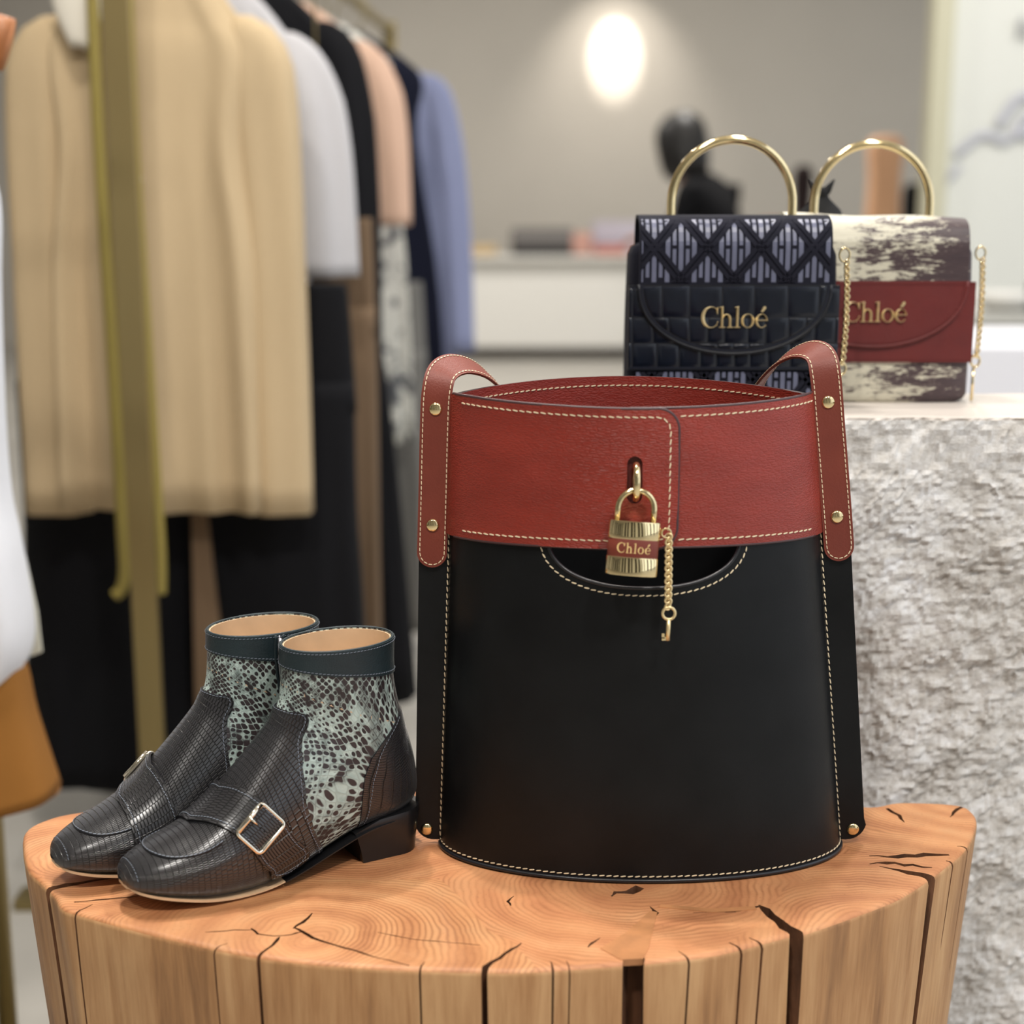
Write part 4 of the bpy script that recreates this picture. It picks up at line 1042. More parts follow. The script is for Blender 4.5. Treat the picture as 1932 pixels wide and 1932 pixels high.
# ------------------------------------------------------------------ two small flap bags on the plinth
def build_mini(origin, rz, label, kind):
    """local: x right, -y towards the camera (front face at y=0), z up"""
    bg = thing('flap_bag', label, 'handbag', origin, rz, 'small flap bags on the stone plinth'); bg.scale = (.9, .9, .9)
    Wd, Hb, D = .188, .150, .058
    flapW, Ht = .170, .1750
    navy = kind == 'navy'
    body_m = M['velvet'] if navy else M['streak']; mid_m = M['croc_gap'] if navy else M['red_small']
    thread = M['stitch_navy'] if navy else plain('dark_red_thread', rgb(96, 22, 20), .7)
    # body: soft box bulging slightly
    def body_row(z):
        t = z/Hb; return Wd/2*(1-.02*t+.012*math.sin(PI*t)), D*(1-.12*t)
    vs = []; fs = []; N = 40; rows = [0, .003, .008, .03, .06, .09, .12, .140, .147, Hb]
    for z in rows:
        hw, dp = body_row(z); k_ = .90 if z in (0, Hb) else (.97 if z in (.003, .147) else 1)
        for i in range(N):
            a = 2*PI*i/N; c, s = math.cos(a), math.sin(a); e = .28
            x = hw*k_*math.copysign(abs(c)**e, c); y = D/2+dp/2*k_*math.copysign(abs(s)**e, s); vs.append((x, y, z))
    for r in range(len(rows)-1):
        for i in range(N): fs.append((r*N+i, r*N+(i+1) % N, (r+1)*N+(i+1) % N, (r+1)*N+i))
    fs.append(tuple(range(N-1, -1, -1))); fs.append(tuple((len(rows)-1)*N+i for i in range(N)))
    bo = obj('body', vs, fs, body_m, bg); sharpen(bo.data, 1.0)
    # middle band round the body front
    z0, z1 = .0385, .1135
    hwb = Wd/2-.0005
    v, f = prism_vf([(-hwb, z0), (hwb, z0), (hwb, z1), (-hwb, z1)], lambda p, y: V(p[0], y, p[1]), -.0018, .004)
    mb = obj('middle_band', v, f, mid_m, bg, False)
    for zq in (z0+.0022, z1-.0022): stitching('band_stitching', [(V(-hwb+.001+2*(hwb-.001)*k/40, -.0019, zq), V(0, -1, 0)) for k in range(41)], .0026, thread, bg, r=.00022)
    def scales(parent, region, y, seed):
        random.seed(seed); rowz = [z0, z0+.024, z0+.047, z1]; L = []
        for r in range(3):
            x = -.11+random.uniform(0, .01)
            while x < .11:
                wq = random.uniform(.013, .022) if r < 2 else random.uniform(.016, .030)
                zl, zh = rowz[r], rowz[r+1]; g = .0007; j = lambda: random.uniform(-.0006, .0006)
                poly = clip_convex([(x+g+j(), zl+g+j()), (x+wq-g+j(), zl+g+j()), (x+wq-g+j(), zh-g+j()), (x+g+j(), zh-g+j())], region); x += wq
                if len(poly) < 3 or poly_area(poly) < 8e-6: continue
                cx = sum(p[0] for p in poly)/len(poly); cz = sum(p[1] for p in poly)/len(poly); n = len(poly)
                v = [V(p[0], y, p[1]) for p in poly]+[V(cx+(p[0]-cx)*.90, y-.0006, cz+(p[1]-cz)*.92) for p in poly]+[V(cx+(p[0]-cx)*.55, y-.0008, cz+(p[1]-cz)*.6) for p in poly]
                f = [(i, (i+1) % n, n+(i+1) % n, n+i) for i in range(n)]+[(n+i, n+(i+1) % n, 2*n+(i+1) % n, 2*n+i) for i in range(n)]+[tuple(range(2*n, 3*n))]
                o = obj('scale', v, f, M['croc'], parent, True)
                bm = bmesh.new(); bm.from_mesh(o.data); bmesh.ops.recalc_face_normals(bm, faces=bm.faces); bm.to_mesh(o.data); bm.free()
    if navy: scales(mb, [(-hwb, z0+.003), (hwb, z0+.003), (hwb, z1-.003), (-hwb, z1-.003)], -.0018, 3)
    # flap: comes from the back over the top and ends in a wide curve
    fz = z1+.001; fb = .0535; hw = flapW/2
    curve = []
    for k in range(49):
        a = PI*k/48; curve.append((-hw*math.cos(a), fz-(fz-fb)*math.sin(a)**.88))
    path = [(.052, .118), (.054, .150), (.050, Ht-.008), (.042, Ht-.001), (.030, Ht), (.014, Ht-.0015), (.002, Ht-.008), (-.0035, Ht-.020), (-.0052, .145), (-.0052, fz)]
    C = catmull([(0, y, z) for y, z in path], 6)
    yf = -.0052
    def flap_top(a, b):
        q = b*(len(C)-1); i = min(len(C)-2, int(q)); p = C[i].lerp(C[i+1], q-i); t = (C[i+1]-C[i]).normalized(); n = V(0, t.z, -t.y)
        sag = (0 if navy else .0016)*math.sin(PI*a*3+1)*max(0, math.sin(PI*b)); tilt = 0.0 if navy else -.004*(a-.5)*max(0, math.sin(PI*min(1, b*1.1)))
        return V((2*a-1)*hw, p.y, p.z+sag*.6+tilt), (n if n.y < 0 or n.z > 0 else -n)
    ft = sheet('flap', flap_top, 24, len(C)-1, -.0030, 0, body_m, bg, M['velvet'] if navy else M['streak'])
    # curved lower part of the flap
    poly = curve[:]
    v, f = prism_vf(poly, lambda p, y: V(p[0], y, p[1]), yf, yf+.0034)
    fp = obj('flap_panel', v, f, mid_m, bg, False)
    bm = bmesh.new(); bm.from_mesh(fp.data); bmesh.ops.recalc_face_normals(bm, faces=bm.faces); bm.to_mesh(fp.data); bm.free()
    tube('flap_edge', [V(x, yf+.0012, z) for x, z in curve], .0016, M['croc_gap'] if navy else M['red_small'], bg, 8)
    ins = [(x*.972, fz-(fz-z)*.955) for x, z in curve]
    stitching('flap_stitching', [(V(x, yf-.0004, z), V(0, -1, 0)) for x, z in ins], .0026, thread, bg, r=.00022)
    stitching('flap_stitching', [(V(-hw*.97+2*hw*.97*k/40, yf-.0004, fz-.003), V(0, -1, 0)) for k in range(41)], .0026, thread, bg, r=.00022)
    if navy:
        scales(fp, [(x*.95, fz-.0055-(fz-.0055-z)*.92) for x, z in curve], yf, 8)
    # velvet lattice with satin stripes
    if navy:
        def on_flap(x, s):  # s: distance down from the ridge along the front of the flap
            return None
        px, pz = .0470, .0560
        def lattice(parent, zlo, zhi, cx, cz, hw_, yfun, holder):
            reg = [(-hw_, zlo), (hw_, zlo), (hw_, zhi), (-hw_, zhi)]
            def piece(name, poly, mat, d0, d1):
                poly = clip_convex(poly, reg)
                if len(poly) < 3 or poly_area(poly) < 3e-6: return
                L_ = []; za = min(p[1] for p in poly)
                while za < max(p[1] for p in poly)-1e-6:
                    q = clip_convex(poly, [(-1, za), (1, za), (1, za+.004), (-1, za+.004)]); za += .004
                    if len(q) > 2 and poly_area(q) > 1e-8: L_.append(prism_vf(q, lambda p, e: V(p[0], yfun(p[1])-e, p[1]), d0, d1))
                v, f = merge_vf(L_)
                o = obj(name, v, f, mat, parent, False)
                bm = bmesh.new(); bm.from_mesh(o.data); bmesh.ops.recalc_face_normals(bm, faces=bm.faces); bm.to_mesh(o.data); bm.free()
            nx = int(hw_/px)+2
            for i in range(-nx, nx+1):
                for row in (0, 1):
                    ox = cx+i*px+(px/2 if row else 0); oz = cz+(pz/2 if row else 0)
                    for jz in range(-3, 4):
                        ccx, ccz = ox, oz+jz*pz
                        if abs(ccx) > hw_+px or ccz < zlo-pz or ccz > zhi+pz: continue
                        dm = [(ccx-px/2+.0042, ccz), (ccx, ccz-pz/2+.0050), (ccx+px/2-.0042, ccz), (ccx, ccz+pz/2-.0050)]
                        for k in range(-3, 4):
                            xx = ccx+k*.0058; wq = .0031 if k % 2 else .0040
                            for (za, zb_) in (((ccz-.03, ccz-.0016), (ccz+.0016, ccz+.03)) if k % 2 else ((ccz-.03, ccz+.03),)):
                                st_ = [(xx-wq/2, za), (xx+wq/2, za), (xx+wq/2, zb_), (xx-wq/2, zb_)]
                                piece('satin_stripe', clip_convex(st_, dm), M['satin'], -.0006, .00035) if clip_convex(st_, dm) else None
            L = .25; th = math.atan2(pz, px); w_ = .0029
            for i in range(-8, 9):
                for sg in (1, -1):
                    # lines through lattice corners
                    ox, oz = cx+px/2+i*px, cz
                    d = (math.cos(th), sg*math.sin(th)); nrm = (-d[1], d[0])
                    for off in (-.0025, .0025):
                        a = (ox-d[0]*L+nrm[0]*off, oz-d[1]*L+nrm[1]*off); b = (ox+d[0]*L+nrm[0]*off, oz+d[1]*L+nrm[1]*off); hh = .0018
                        piece('velvet_band', [(a[0]-nrm[0]*hh, a[1]-nrm[1]*hh), (b[0]-nrm[0]*hh, b[1]-nrm[1]*hh), (b[0]+nrm[0]*hh, b[1]+nrm[1]*hh), (a[0]+nrm[0]*hh, a[1]+nrm[1]*hh)], M['velvet'], -.0005, .0011)
        def yfl(z):
            best = min((c for c in C if c.y < .016), key=lambda c: abs(c.z-z)); 
            k = C.index(best); return best.y
        def yfl2(z):
            pts = sorted([(c.z, c.y) for c in C if c.y < .015]); return interp(pts, z)
        lattice(ft, fz+.002, Ht-.004, -.0015, .1470, hw-.002, yfl2, None)
        lattice(bo, .004, z0-.002, -.0015, .0300, Wd/2-.006, lambda z: -.0004, None)
    # gold lettering
    write_chloe(fp, .0185, .0022, M['gold_letter'], lambda x, y, z: V(x*1.0, yf-.0006-z, .0765+y))
    # hoop handle behind the flap
    hy = .030; hr = .0545
    P = [V(-hr, hy, Ht-.035), V(-hr, hy, Ht-.005), V(-hr, hy, Ht+.010)]+[V(-hr*math.cos(a), hy, Ht+.010+hr*1.02*math.sin(a)) for a in [PI*k/28 for k in range(1, 28)]]+[V(hr, hy, Ht+.010), V(hr, hy, Ht-.005), V(hr, hy, Ht-.035)]
    tube('hoop_handle', P, .0040, M['gold'], bg, 14)
    # side chain with a hook and a key
    lm = link_mesh_data('chain_link', .0021, .0031, .00085, M['gold'], .0007)
    xs = Wd/2+.0045; ys = .004
    tube('chain_ring', [V(xs-.001+.0046*math.cos(a), ys, .1400+.0060*math.sin(a)) for a in [2*PI*k/20 for k in range(20)]], .0010, M['gold'], bg, 8, True)
    n = 30
    for k in range(n):
        link_mesh('chain_link', lm, bg, Matrix.Translation((xs+.0015*math.sin(k*.11)+.001, ys-.0005, .1325-k*.0030)) @ Matrix.Rotation(math.radians(40 if k % 2 else -45), 4, 'Z') @ Matrix.Rotation(math.radians(22), 4, 'Y'))
    zk = .1325-n*.0030-.003
    tube('clasp', [V(xs+.0042*math.cos(a), ys, zk+.0055*math.sin(a)) for a in [2*PI*k/20 for k in range(20)]], .0012, M['gold'], bg, 8, True)
    tube('key_shank', [V(xs-.001, ys, zk-.0055), V(xs-.0015, ys, .0015)], .0015, M['gold'], bg, 8)
    return bg
build_mini((.1775, 1.197, ZP), math.radians(0), 'navy velvet and crocodile flap bag with a gold hoop handle', 'navy')
build_mini((.3060, 1.2645, ZP), math.radians(-1.5), 'cream and brown streaked flap bag with a red panel', 'streak')
# black pouch with a knotted top behind the two bags
pk = thing('knotted_pouch', 'small black fabric pouch with a knotted top behind the flap bags', 'pouch', (.2690, 1.3190, ZP)); pk.scale = (.86, .6, .9)
bf = plain('black_pouch_fabric', (.006, .006, .007, 1), .8)
lathe('pouch_body', [(.026, 0), (.031, .01), (.033, .06), (.032, .12), (.029, .160), (.020, .180), (.0085, .1905), (.006, .195)], bf, pk, 24, 1.0, .6)
for s in (-1, 1):
    v, f = tube_vf([V(0, 0, .192), V(s*.006, 0, .199), V(s*.0125, 0, .2085)], [.0045, .0042, .0008], 10); obj('knot_ear', v, f, bf, pk)
lathe('knot', [(.0005, -.006), (.006, -.004), (.0075, 0), (.006, .004), (.0005, .006)], bf, pk, 14, 1, .9, Matrix.Translation((0, 0, .196)))
# ------------------------------------------------------------------ clothes rail and garments
M['cream'] = cloth('cream_silk', rgb(190, 168, 134)); M['blk'] = cloth('black_wool', (.0045, .0045, .006, 1)); M['shirt'] = cloth('white_cotton', rgb(188, 186, 188))
M['taupe'] = cloth('taupe_twill', rgb(108, 88, 68)); M['peach'] = cloth('peach_crepe', rgb(200, 166, 144)); M['navyc'] = cloth('navy_wool', rgb(14, 17, 34)); M['lav'] = cloth('lavender_cotton', rgb(132, 138, 168)); M['greyc'] = cloth('grey_flannel', rgb(112, 110, 106))
M['wood_h'] = plain('hanger_wood', rgb(164, 102, 56), .45, var=.1, vscale=30, stretch=(.2, 1, 1))
M['tansuede'] = cloth('tan_suede', rgb(144, 97, 44)); M['whitesilk'] = cloth('white_poplin', rgb(228, 229, 234))
def floral():
    n = NT('white_cloth_with_grey_flowers'); v = n.coord('Object'); f = n.noise(v, 16, 3, .6, 1.2)
    n.set(Base_Color=n.ramp(f, [(.42, rgb(206, 205, 196)), (.52, rgb(206, 205, 196)), (.57, rgb(70, 72, 78)), (.75, rgb(150, 150, 148))]), Roughness=.85); return n.m
M['floral'] = floral()
RX = lambda y: -.523+(y-2.05)*.0778
RZ = 1.52
rack = thing('clothes_rail', 'brass clothes rail with a flat front post, hung with garments', 'clothes rail', (-.523, 2.05, 0))
box('front_post', (0, 0, .77), (.036, .012, 1.54), M['brass'], rack, .001)
tube('rail', [V(0, 0, RZ), V(.179, 2.30, RZ)], .013, M['brass'], rack, 12)
box('rear_post', (.179, 2.30, .77), (.036, .012, 1.54), M['brass'], rack, .001)
box('base_foot', (0, 0, .009), (.42, .05, .018), M['brass'], rack, .002); box('base_foot', (.179, 2.30, .009), (.42, .05, .018), M['brass'], rack, .002)
def hanger(x, y, zsh, hw, label):
    hg = thing('coat_hanger', label, 'hanger', (x, y, RZ), 0, 'hangers on the brass rail')
    P = [V(-hw, 0, zsh-RZ), V(-hw*.6, 0, zsh-RZ+.045), V(0, 0, zsh-RZ+.085), V(hw*.6, 0, zsh-RZ+.045), V(hw, 0, zsh-RZ)]
    tube('arms', catmull(P, 5), .009, M['wood_h'], hg, 10, False, (0, 1, 0), .007)
    top = zsh-RZ+.09
    tube('hook', [V(0, 0, top-.01), V(0, 0, -.055), V(.016, 0, -.030), V(.0165, 0, .004), V(0, 0, .0165), V(-.0155, 0, .008)], .0022, M['brass'], hg, 8)
    return hg
def shell(name, rows, mat, parent, N=72, folds=9, amp=.012, seed=0, closed_top=True):
    """rows: (z, x_left, x_right, depth); a hollow cloth tube with hanging folds that deepen towards the hem"""
    vs = []; fs = []; zmax, zmin = rows[0][0], rows[-1][0]
    R = catmull([(a, b, c) for a, b, c, d in rows], 5); Dp = [r[3] for r in rows]
    for j, q in enumerate(R):
        z, xl, xr = q; k = j/5; i = min(len(Dp)-2, int(k)); d = Dp[i]+(Dp[i+1]-Dp[i])*(k-i) if i < len(Dp)-1 else Dp[-1]
        t = max(0, min(1, (zmax-z)/(zmax-zmin+1e-9)))
        for m in range(N):
            a = 2*PI*m/N; c, s = math.cos(a), math.sin(a)
            x = (xl+xr)/2+(xr-xl)/2*math.copysign(abs(c)**.8, c)
            fo = amp*t**.7*(math.sin(a*folds+seed+2*noise.noise(V(seed, a*2, z*2)))+.5*math.sin(a*(folds*2+1)+seed*2))
            y = d*.5*math.copysign(abs(s)**.75, s)+fo*(1 if s > 0 else -1)*min(1, abs(s)*2.5)
            vs.append((x+fo*.35*c, y, z+.004*math.sin(a*3+seed)*t))
    n = len(R)
    for j in range(n-1):
        for m in range(N): fs.append((j*N+m, j*N+(m+1) % N, (j+1)*N+(m+1) % N, (j+1)*N+m))
    if closed_top: fs.append(tuple(range(N-1, -1, -1)))
    fs.append(tuple((n-1)*N+m for m in range(N)))
    return obj(name, vs, fs, mat, parent)
def sleeve(name, P, r, mat, parent, flat=.6, folds=5, seed=0):
    C = catmull(P, 6); n = len(C); T, Nn = frames(C, False, (1, 0, 0)); vs = []; fs = []; N = 28
    for i in range(n):
        B = T[i].cross(Nn[i]); q = i/(n-1)*(len(r)-1); k = min(len(r)-2, int(q)); rr = r[k]+(r[k+1]-r[k])*(q-k)
        for m in range(N):
            a = 2*PI*m/N; w = 1+.10*math.sin(a*folds+seed+i*.1)*min(1, i/n*2)
            vs.append(C[i]+Nn[i]*math.cos(a)*rr*w+B*math.sin(a)*rr*flat*w)
    for i in range(n-1):
        for m in range(N): fs.append((i*N+m, i*N+(m+1) % N, (i+1)*N+(m+1) % N, (i+1)*N+m))
    fs.append(tuple(range(N-1, -1, -1))); fs.append(tuple((n-1)*N+m for m in range(N)))
    return obj(name, vs, fs, mat, parent)
GR = 'garments on the brass rail'
def top_garment(name, label, cat, y, zsh, hw, zhem, hwh, mat, zsl=None, sl_r=(.062, .058, .060), depth=.09, seed=1, folds=8, amp=.010, sl_out=.05, neck=.08, zneck=.09, xoff=0):
    g = thing(name, label, cat, (RX(y)+xoff, y, 0), 0, GR)
    rows = [(zsh+zneck, -neck*.55, neck*.55, .05), (zsh+zneck*.8, -neck, neck, .06), (zsh+.02, -hw*.82, hw*.82, .07), (zsh-.03, -hw, hw, depth*.85), (zsh-.16, -hw*.93, hw*.93, depth), ((zsh+zhem)/2, -(hw*.4+hwh*.6), hw*.4+hwh*.6, depth), (zhem, -hwh, hwh, depth*1.1)]
    shell('body', rows, mat, g, 72, folds, amp, seed)
    if zsl is not None:
        for s in (-1, 1):
            P = [V(s*(hw-.050), 0, zsh-.012), V(s*(hw-.012), 0, zsh-.050), V(s*(hw+sl_out*.6), 0, zsh-(zsh-zsl)*.45), V(s*(hw+sl_out), 0, zsl)]
            sleeve('sleeve', P, sl_r, mat, g, .62, 5, seed+s)
    hanger(RX(y)+xoff, y, zsh-.005, hw*.92, 'wooden hanger inside the '+label.split(' hang')[0].split(' with')[0].split(' behind')[0][:44])
    return g
# cream blouse at the front of the rail
b1 = top_garment('cream_blouse', 'cream long-sleeved blouse hanging at the front of the brass rail', 'blouse', 2.22, 1.255, .165, .570, .185, M['cream'], .560, (.040, .054, .048, .050), .10, 2, 8, .016, .005, .09, .10, -.012)
M['trim'] = cloth('white_lining', rgb(226, 220, 206))
shell('neck_lining', [(1.372, -.075, .010, .03), (1.30, -.085, -.005, .03), (1.235, -.060, -.035, .02)], M['trim'], b1, 24, 3, .0, 1).location = (-.035, -.052, 0)
for k, z in enumerate((1.165, 1.135, 1.11, 1.085, 1.055)):
    lathe('button', [(.0005, -.003), (.006, -.002), (.007, 0), (.006, .002), (.0005, .003)], M['trim'], b1, 12, mw=Matrix.Translation((-.012+.001*k, -.068, z)) @ Matrix.Rotation(PI/2, 4, 'X'))
M['olive'] = plain('olive_gold_cord', rgb(150, 134, 66), .5)
for s, P in ((-1, [(-.060, -.062, 1.34), (-.058, -.075, 1.1), (-.052, -.085, .80), (-.050, -.088, .56), (-.050, -.088, .49), (-.056, -.088, .462), (-.066, -.088, .452)]), (1, [(-.012, -.062, 1.34), (-.010, -.075, 1.1), (-.002, -.085, .80), (.003, -.088, .56), (.003, -.088, .50), (.001, -.088, .455)])):
    tube('tie_cord', catmull(P, 8), .0090, M['olive'], b1, 8)
def trousers(name, label, y, zt_, zb_, hw, mat, gap=.02, seed=3, xoff=0, flare=1.15, d=.09):
    g = thing(name, label, 'trousers', (RX(y)+xoff, y, 0), 0, GR)
    shell('waist', [(zt_, -hw, hw, d), (zt_-.06, -hw*1.02, hw*1.02, d), (zt_-.20, -hw*1.05, hw*1.05, d)], mat, g, 40, 6, .004, seed)
    for s in (-1, 1):
        a, b = (gap/2, hw*1.04); c = hw*flare
        xs = lambda p, q: (p, q) if s > 0 else (-q, -p)
        shell('leg', [(zt_-.15,)+xs(a*.2, b)+(d,), (zt_-.35,)+xs(a, b)+(d,), ((zt_+zb_)/2-.1,)+xs(a, (b+c)/2)+(d,), (zb_,)+xs(a, c)+(d*1.1,)], mat, g, 40, 6, .007, seed+s)
    tube('hanger_clip_bar', [V(-hw*.8, 0, zt_-.008), V(hw*.8, 0, zt_-.008)], .006, M['brass'], g, 8)
    tube('hanger_hook', [V(0, 0, zt_-.008), V(0, 0, RZ-.03), V(.0165, 0, RZ), V(0, 0, RZ+.0165), V(-.0155, 0, RZ+.008)], .002, M['brass'], g, 8)
    return g
t1 = trousers('black_trousers', 'wide black trousers hanging below the cream blouse', 2.325, .90, .085, .255, M['blk'], -.02, 3, -.01, 1.10)
v, f = prism_vf([(.020, .62), (.038, .62), (.052, .42), (.068, .255), (.012, .245)], lambda p, y: V(p[0], y, p[1]), -.088, -.080); obj('sash', v, f, M['taupe'], t1, False)
top_garment('white_shirt', 'white shirt with elbow sleeves behind the cream blouse', 'shirt', 2.50, 1.275, .150, .70, .15, M['shirt'], .905, (.040, .062, .066), .08, 5, 7, .008, .012)
trousers('taupe_trousers', 'taupe trousers hanging below the white shirt', 2.60, 1.0, .10, .090, M['taupe'], .01, 4, .150, 1.0)
top_garment('black_coat', 'long black coat between the white shirt and the peach blouse', 'coat', 2.74, 1.315, .165, .095, .285, M['blk'], .70, (.040, .055, .050), .08, 6, 8, .012, .012)
top_garment('peach_blouse', 'peach short-sleeved blouse with a darker cuff behind the black coat', 'blouse', 3.0, 1.32, .175, .75, .17, M['peach'], .985, (.040, .058, .060), .08, 7, 6, .008, .012)
top_garment('floral_dress', 'white dress with grey flowers behind the peach blouse', 'dress', 3.22, 1.325, .185, .52, .215, M['floral'], None, depth=.09, seed=8, folds=7)
trousers('grey_trousers', 'grey trousers hanging beside the white flowered dress', 3.36, .86, .06, .20, M['greyc'], .02, 5, .02, 1.05)
top_garment('navy_dress', 'long navy dress beside the lavender shirt', 'dress', 3.56, 1.335, .200, .30, .255, M['navyc'], None, depth=.09, seed=9, folds=8)
top_garment('lavender_shirt', 'lavender shirt at the far end of the brass rail', 'shirt', 3.86, 1.33, .205, .62, .235, M['lav'], .66, (.038, .050, .048), .09, 10, 7, .009, .03)
# ------------------------------------------------------------------ white top over a tan skirt on a stand at the left edge
ts = thing('garment_stand', 'brass garment stand behind the tan suede skirt', 'stand', (-.580, 1.56, 0))
tube('post', [V(0, 0, .01), V(0, 0, 1.42)], .011, M['brass'], ts, 12); lathe('base', [(.13, 0), (.13, .010), (.02, .014), (.012, .02)], M['brass'], ts, 32)
tube('cross_bar', [V(-.25, 0, 1.42), V(.06, 0, 1.42)], .009, M['brass'], ts, 10)
wh = thing('coat_hanger', 'wooden hanger tip above the white sleeveless top', 'hanger', (-.668, 1.56, 1.40))
tube('arms', catmull([V(-.17, -.055, -.245), V(-.09, -.055, -.205), V(0, -.03, -.165), V(.09, -.055, -.205), V(.178, -.055, -.235)], 6), .011, M['wood_h'], wh, 12, False, (0, 1, 0), .026)
tube('hook', [V(0, -.03, -.165), V(0, -.012, -.05), V(0, .012, .0), V(0, 0, .014), V(0, -.012, .006)], .0025, M['brass'], wh, 8)
wt = thing('sleeveless_blouse', 'white sleeveless top over the tan skirt at the left edge', 'blouse', (-.680, 1.50, 0))
shell('body', [(1.165, -.06, .06, .06), (1.13, -.13, .12, .07), (1.075, -.16, .155, .10), (1.02, -.17, .172, .12), (.93, -.165, .166, .13), (.80, -.155, .160, .13), (.72, -.165, .160, .14), (.655, -.170, .168, .15), (.57, -.178, .174, .16), (.53, -.160, .160, .15), (.515, -.135, .135, .14)], M['whitesilk'], wt, 64, 7, .007, 4)
M['creamp'] = cloth('ivory_lining', rgb(214, 212, 196))
v, f = prism_vf([(.138, .71), (.152, .66), (.164, .58), (.166, .535), (.154, .53), (.138, .62)], lambda p, y: V(p[0], y, p[1]), .06, .064); obj('side_panel', v, f, M['creamp'], wt, False)
sk = thing('suede_skirt', 'tan suede A-line skirt under the white top', 'skirt', (-.700, 1.50, 0))
shell('skirt_body', [(.66, -.135, .135, .12), (.60, -.15, .15, .13), (.54, -.178, .183, .15), (.48, -.195, .193, .17), (.396, -.215, .214, .20)], M['tansuede'], sk, 64, 5, .006, 2)
tube('hem_binding', [V(-.001+.214*math.cos(a), .100*math.sin(a), .398) for a in [2*PI*k/60 for k in range(60)]], .0025, plain('tan_hem', rgb(140, 92, 38), .7), sk, 6, True)

# ------------------------------------------------------------------ far counter with goods
ct = thing('display_counter', 'long white display counter along the grey back wall', 'counter', (.35, 10.85, 0))
box('counter_body', (0, .10, .40), (5.2, .60, .62), M['white'], ct, .01); box('counter_top', (0, .06, .725), (5.3, .72, .03), M['white'], ct, .006); box('plinth_recess', (0, .2, .045), (5.0, .42, .09), plain('shadow_grey_kick', rgb(120, 112, 106), .7), ct)
def far_bag(name, label, x, y, z, w_, h_, d_, mat, strap=None, mid=None):
    g = thing(name, label, 'handbag', (x, y, z), 0, 'goods on the far counter')
    box('bag_body', (0, 0, h_/2), (w_, d_, h_), mat, g, .02, 3, smooth=True)
    box('flap', (0, -d_/2-.004, h_*.68), (w_*.96, .012, h_*.6), mid or mat, g, .004)
    if strap: tube('strap', catmull([V(-w_*.3, 0, h_*.97), V(-w_*.22, 0, h_*1.4), V(w_*.22, 0, h_*1.4), V(w_*.3, 0, h_*.97)], 6), .012, strap, g, 8)
    return g
CT = .74
pk_m = plain('dusty_pink_leather', rgb(196, 150, 136), .5); rd_m = plain('coral_leather', rgb(196, 120, 104), .5); oc_m = plain('ochre_leather', rgb(206, 178, 130), .5); gr_m = plain('grey_leather', rgb(110, 106, 104), .5); bk_m = plain('far_black_leather', rgb(20, 17, 20), .5)
CY = 10.75
far_bag('black_clutch', 'black handbag with a grey panel on the far white counter', .215, CY, CT, .44, .19, .12, bk_m, None, gr_m)
g = far_bag('pink_pouch', 'dusty pink pouch beside the black bag on the far counter', .49, CY, CT, .16, .16, .10, pk_m)
far_bag('coral_purse', 'flat coral purse on the far white counter', .70, CY, CT, .24, .07, .10, rd_m)
far_bag('ochre_purse', 'flat ochre purse at the left end of the goods on the far counter', -.24, CY, CT, .26, .07, .12, oc_m)
far_bag('lilac_box', 'pale lilac box leaning at the back of the far counter', .78, CY+.16, CT, .40, .24, .05, plain('pale_lilac_card', rgb(190, 184, 196), .6))
far_bag('grey_handbag', 'small grey handbag with an orange flap beside the person', 1.52, 8.6, .80, .24, .20, .12, plain('mid_grey_leather', rgb(104, 104, 104), .5), None, plain('burnt_orange_leather', rgb(178, 104, 72), .5))
tb = thing('side_table', 'white round side table under the small grey handbag', 'table', (1.52, 8.6, 0)); lathe('table_top', [(.30, .775), (.31, .785), (.30, .80)], M['white'], tb, 32); tube('leg', [V(0, 0, .02), V(0, 0, .78)], .03, M['white'], tb, 12); lathe('foot', [(.2, 0), (.2, .015), (.03, .03)], M['white'], tb, 24)
# ------------------------------------------------------------------ right-hand background
wb = thing('white_block', 'plain white display block behind the stone plinth', 'display block', (1.15, 2.42, 0))
box('block_body', (0, 0, .4065), (1.30, .44, .813), plain('cool_white_lacquer', rgb(226, 226, 232), .5), wb, .004)
tb2 = thing('display_table', 'grey display table in front of the white wall panel', 'table', (1.95, 4.35, 0))
box('table_top', (0, 0, .735), (1.5, .7, .03), plain('pale_grey_top', rgb(190, 188, 180), .5), tb2, .004); box('apron', (0, 0, .61), (1.42, .62, .23), plain('grey_lacquer', rgb(176, 176, 168), .5), tb2, .004)
for x in (-.66, .66):
    for y in (-.26, .26): box('leg', (x, y, .25), (.05, .05, .5), M['brass'], tb2)
lathe('bowl', [(.03, 0), (.07, .01), (.10, .05), (.085, .05), (.06, .015), (.02, .012)], M['white'], setp(thing('white_dish', 'white dish on the grey display table', 'dish', (1.36, 4.15, .75)), None), 28)
sh = thing('white_shoe', 'white shoe beside the dish on the grey display table', 'shoe', (1.20, 4.12, .75))
v, f = tube_vf([V(-.09, 0, .03), V(-.06, 0, .04), V(0, 0, .032), V(.06, 0, .022), V(.095, 0, .016)], [.022, .034, .030, .022, .006], 14); obj('upper', v, f, M['white'], sh); box('sole', (0, 0, .005), (.19, .06, .010), M['white'], sh, .003)
bs = thing('black_shoe', 'black shoe at the right edge of the grey display table', 'shoe', (1.51, 4.10, .75))
v, f = tube_vf([V(-.09, 0, .07), V(-.06, 0, .06), V(0, 0, .04), V(.06, 0, .026), V(.095, 0, .016)], [.03, .036, .030, .024, .006], 14); obj('upper', v, f, bk_m, bs); box('sole', (0, 0, .006), (.19, .06, .012), bk_m, bs, .003)
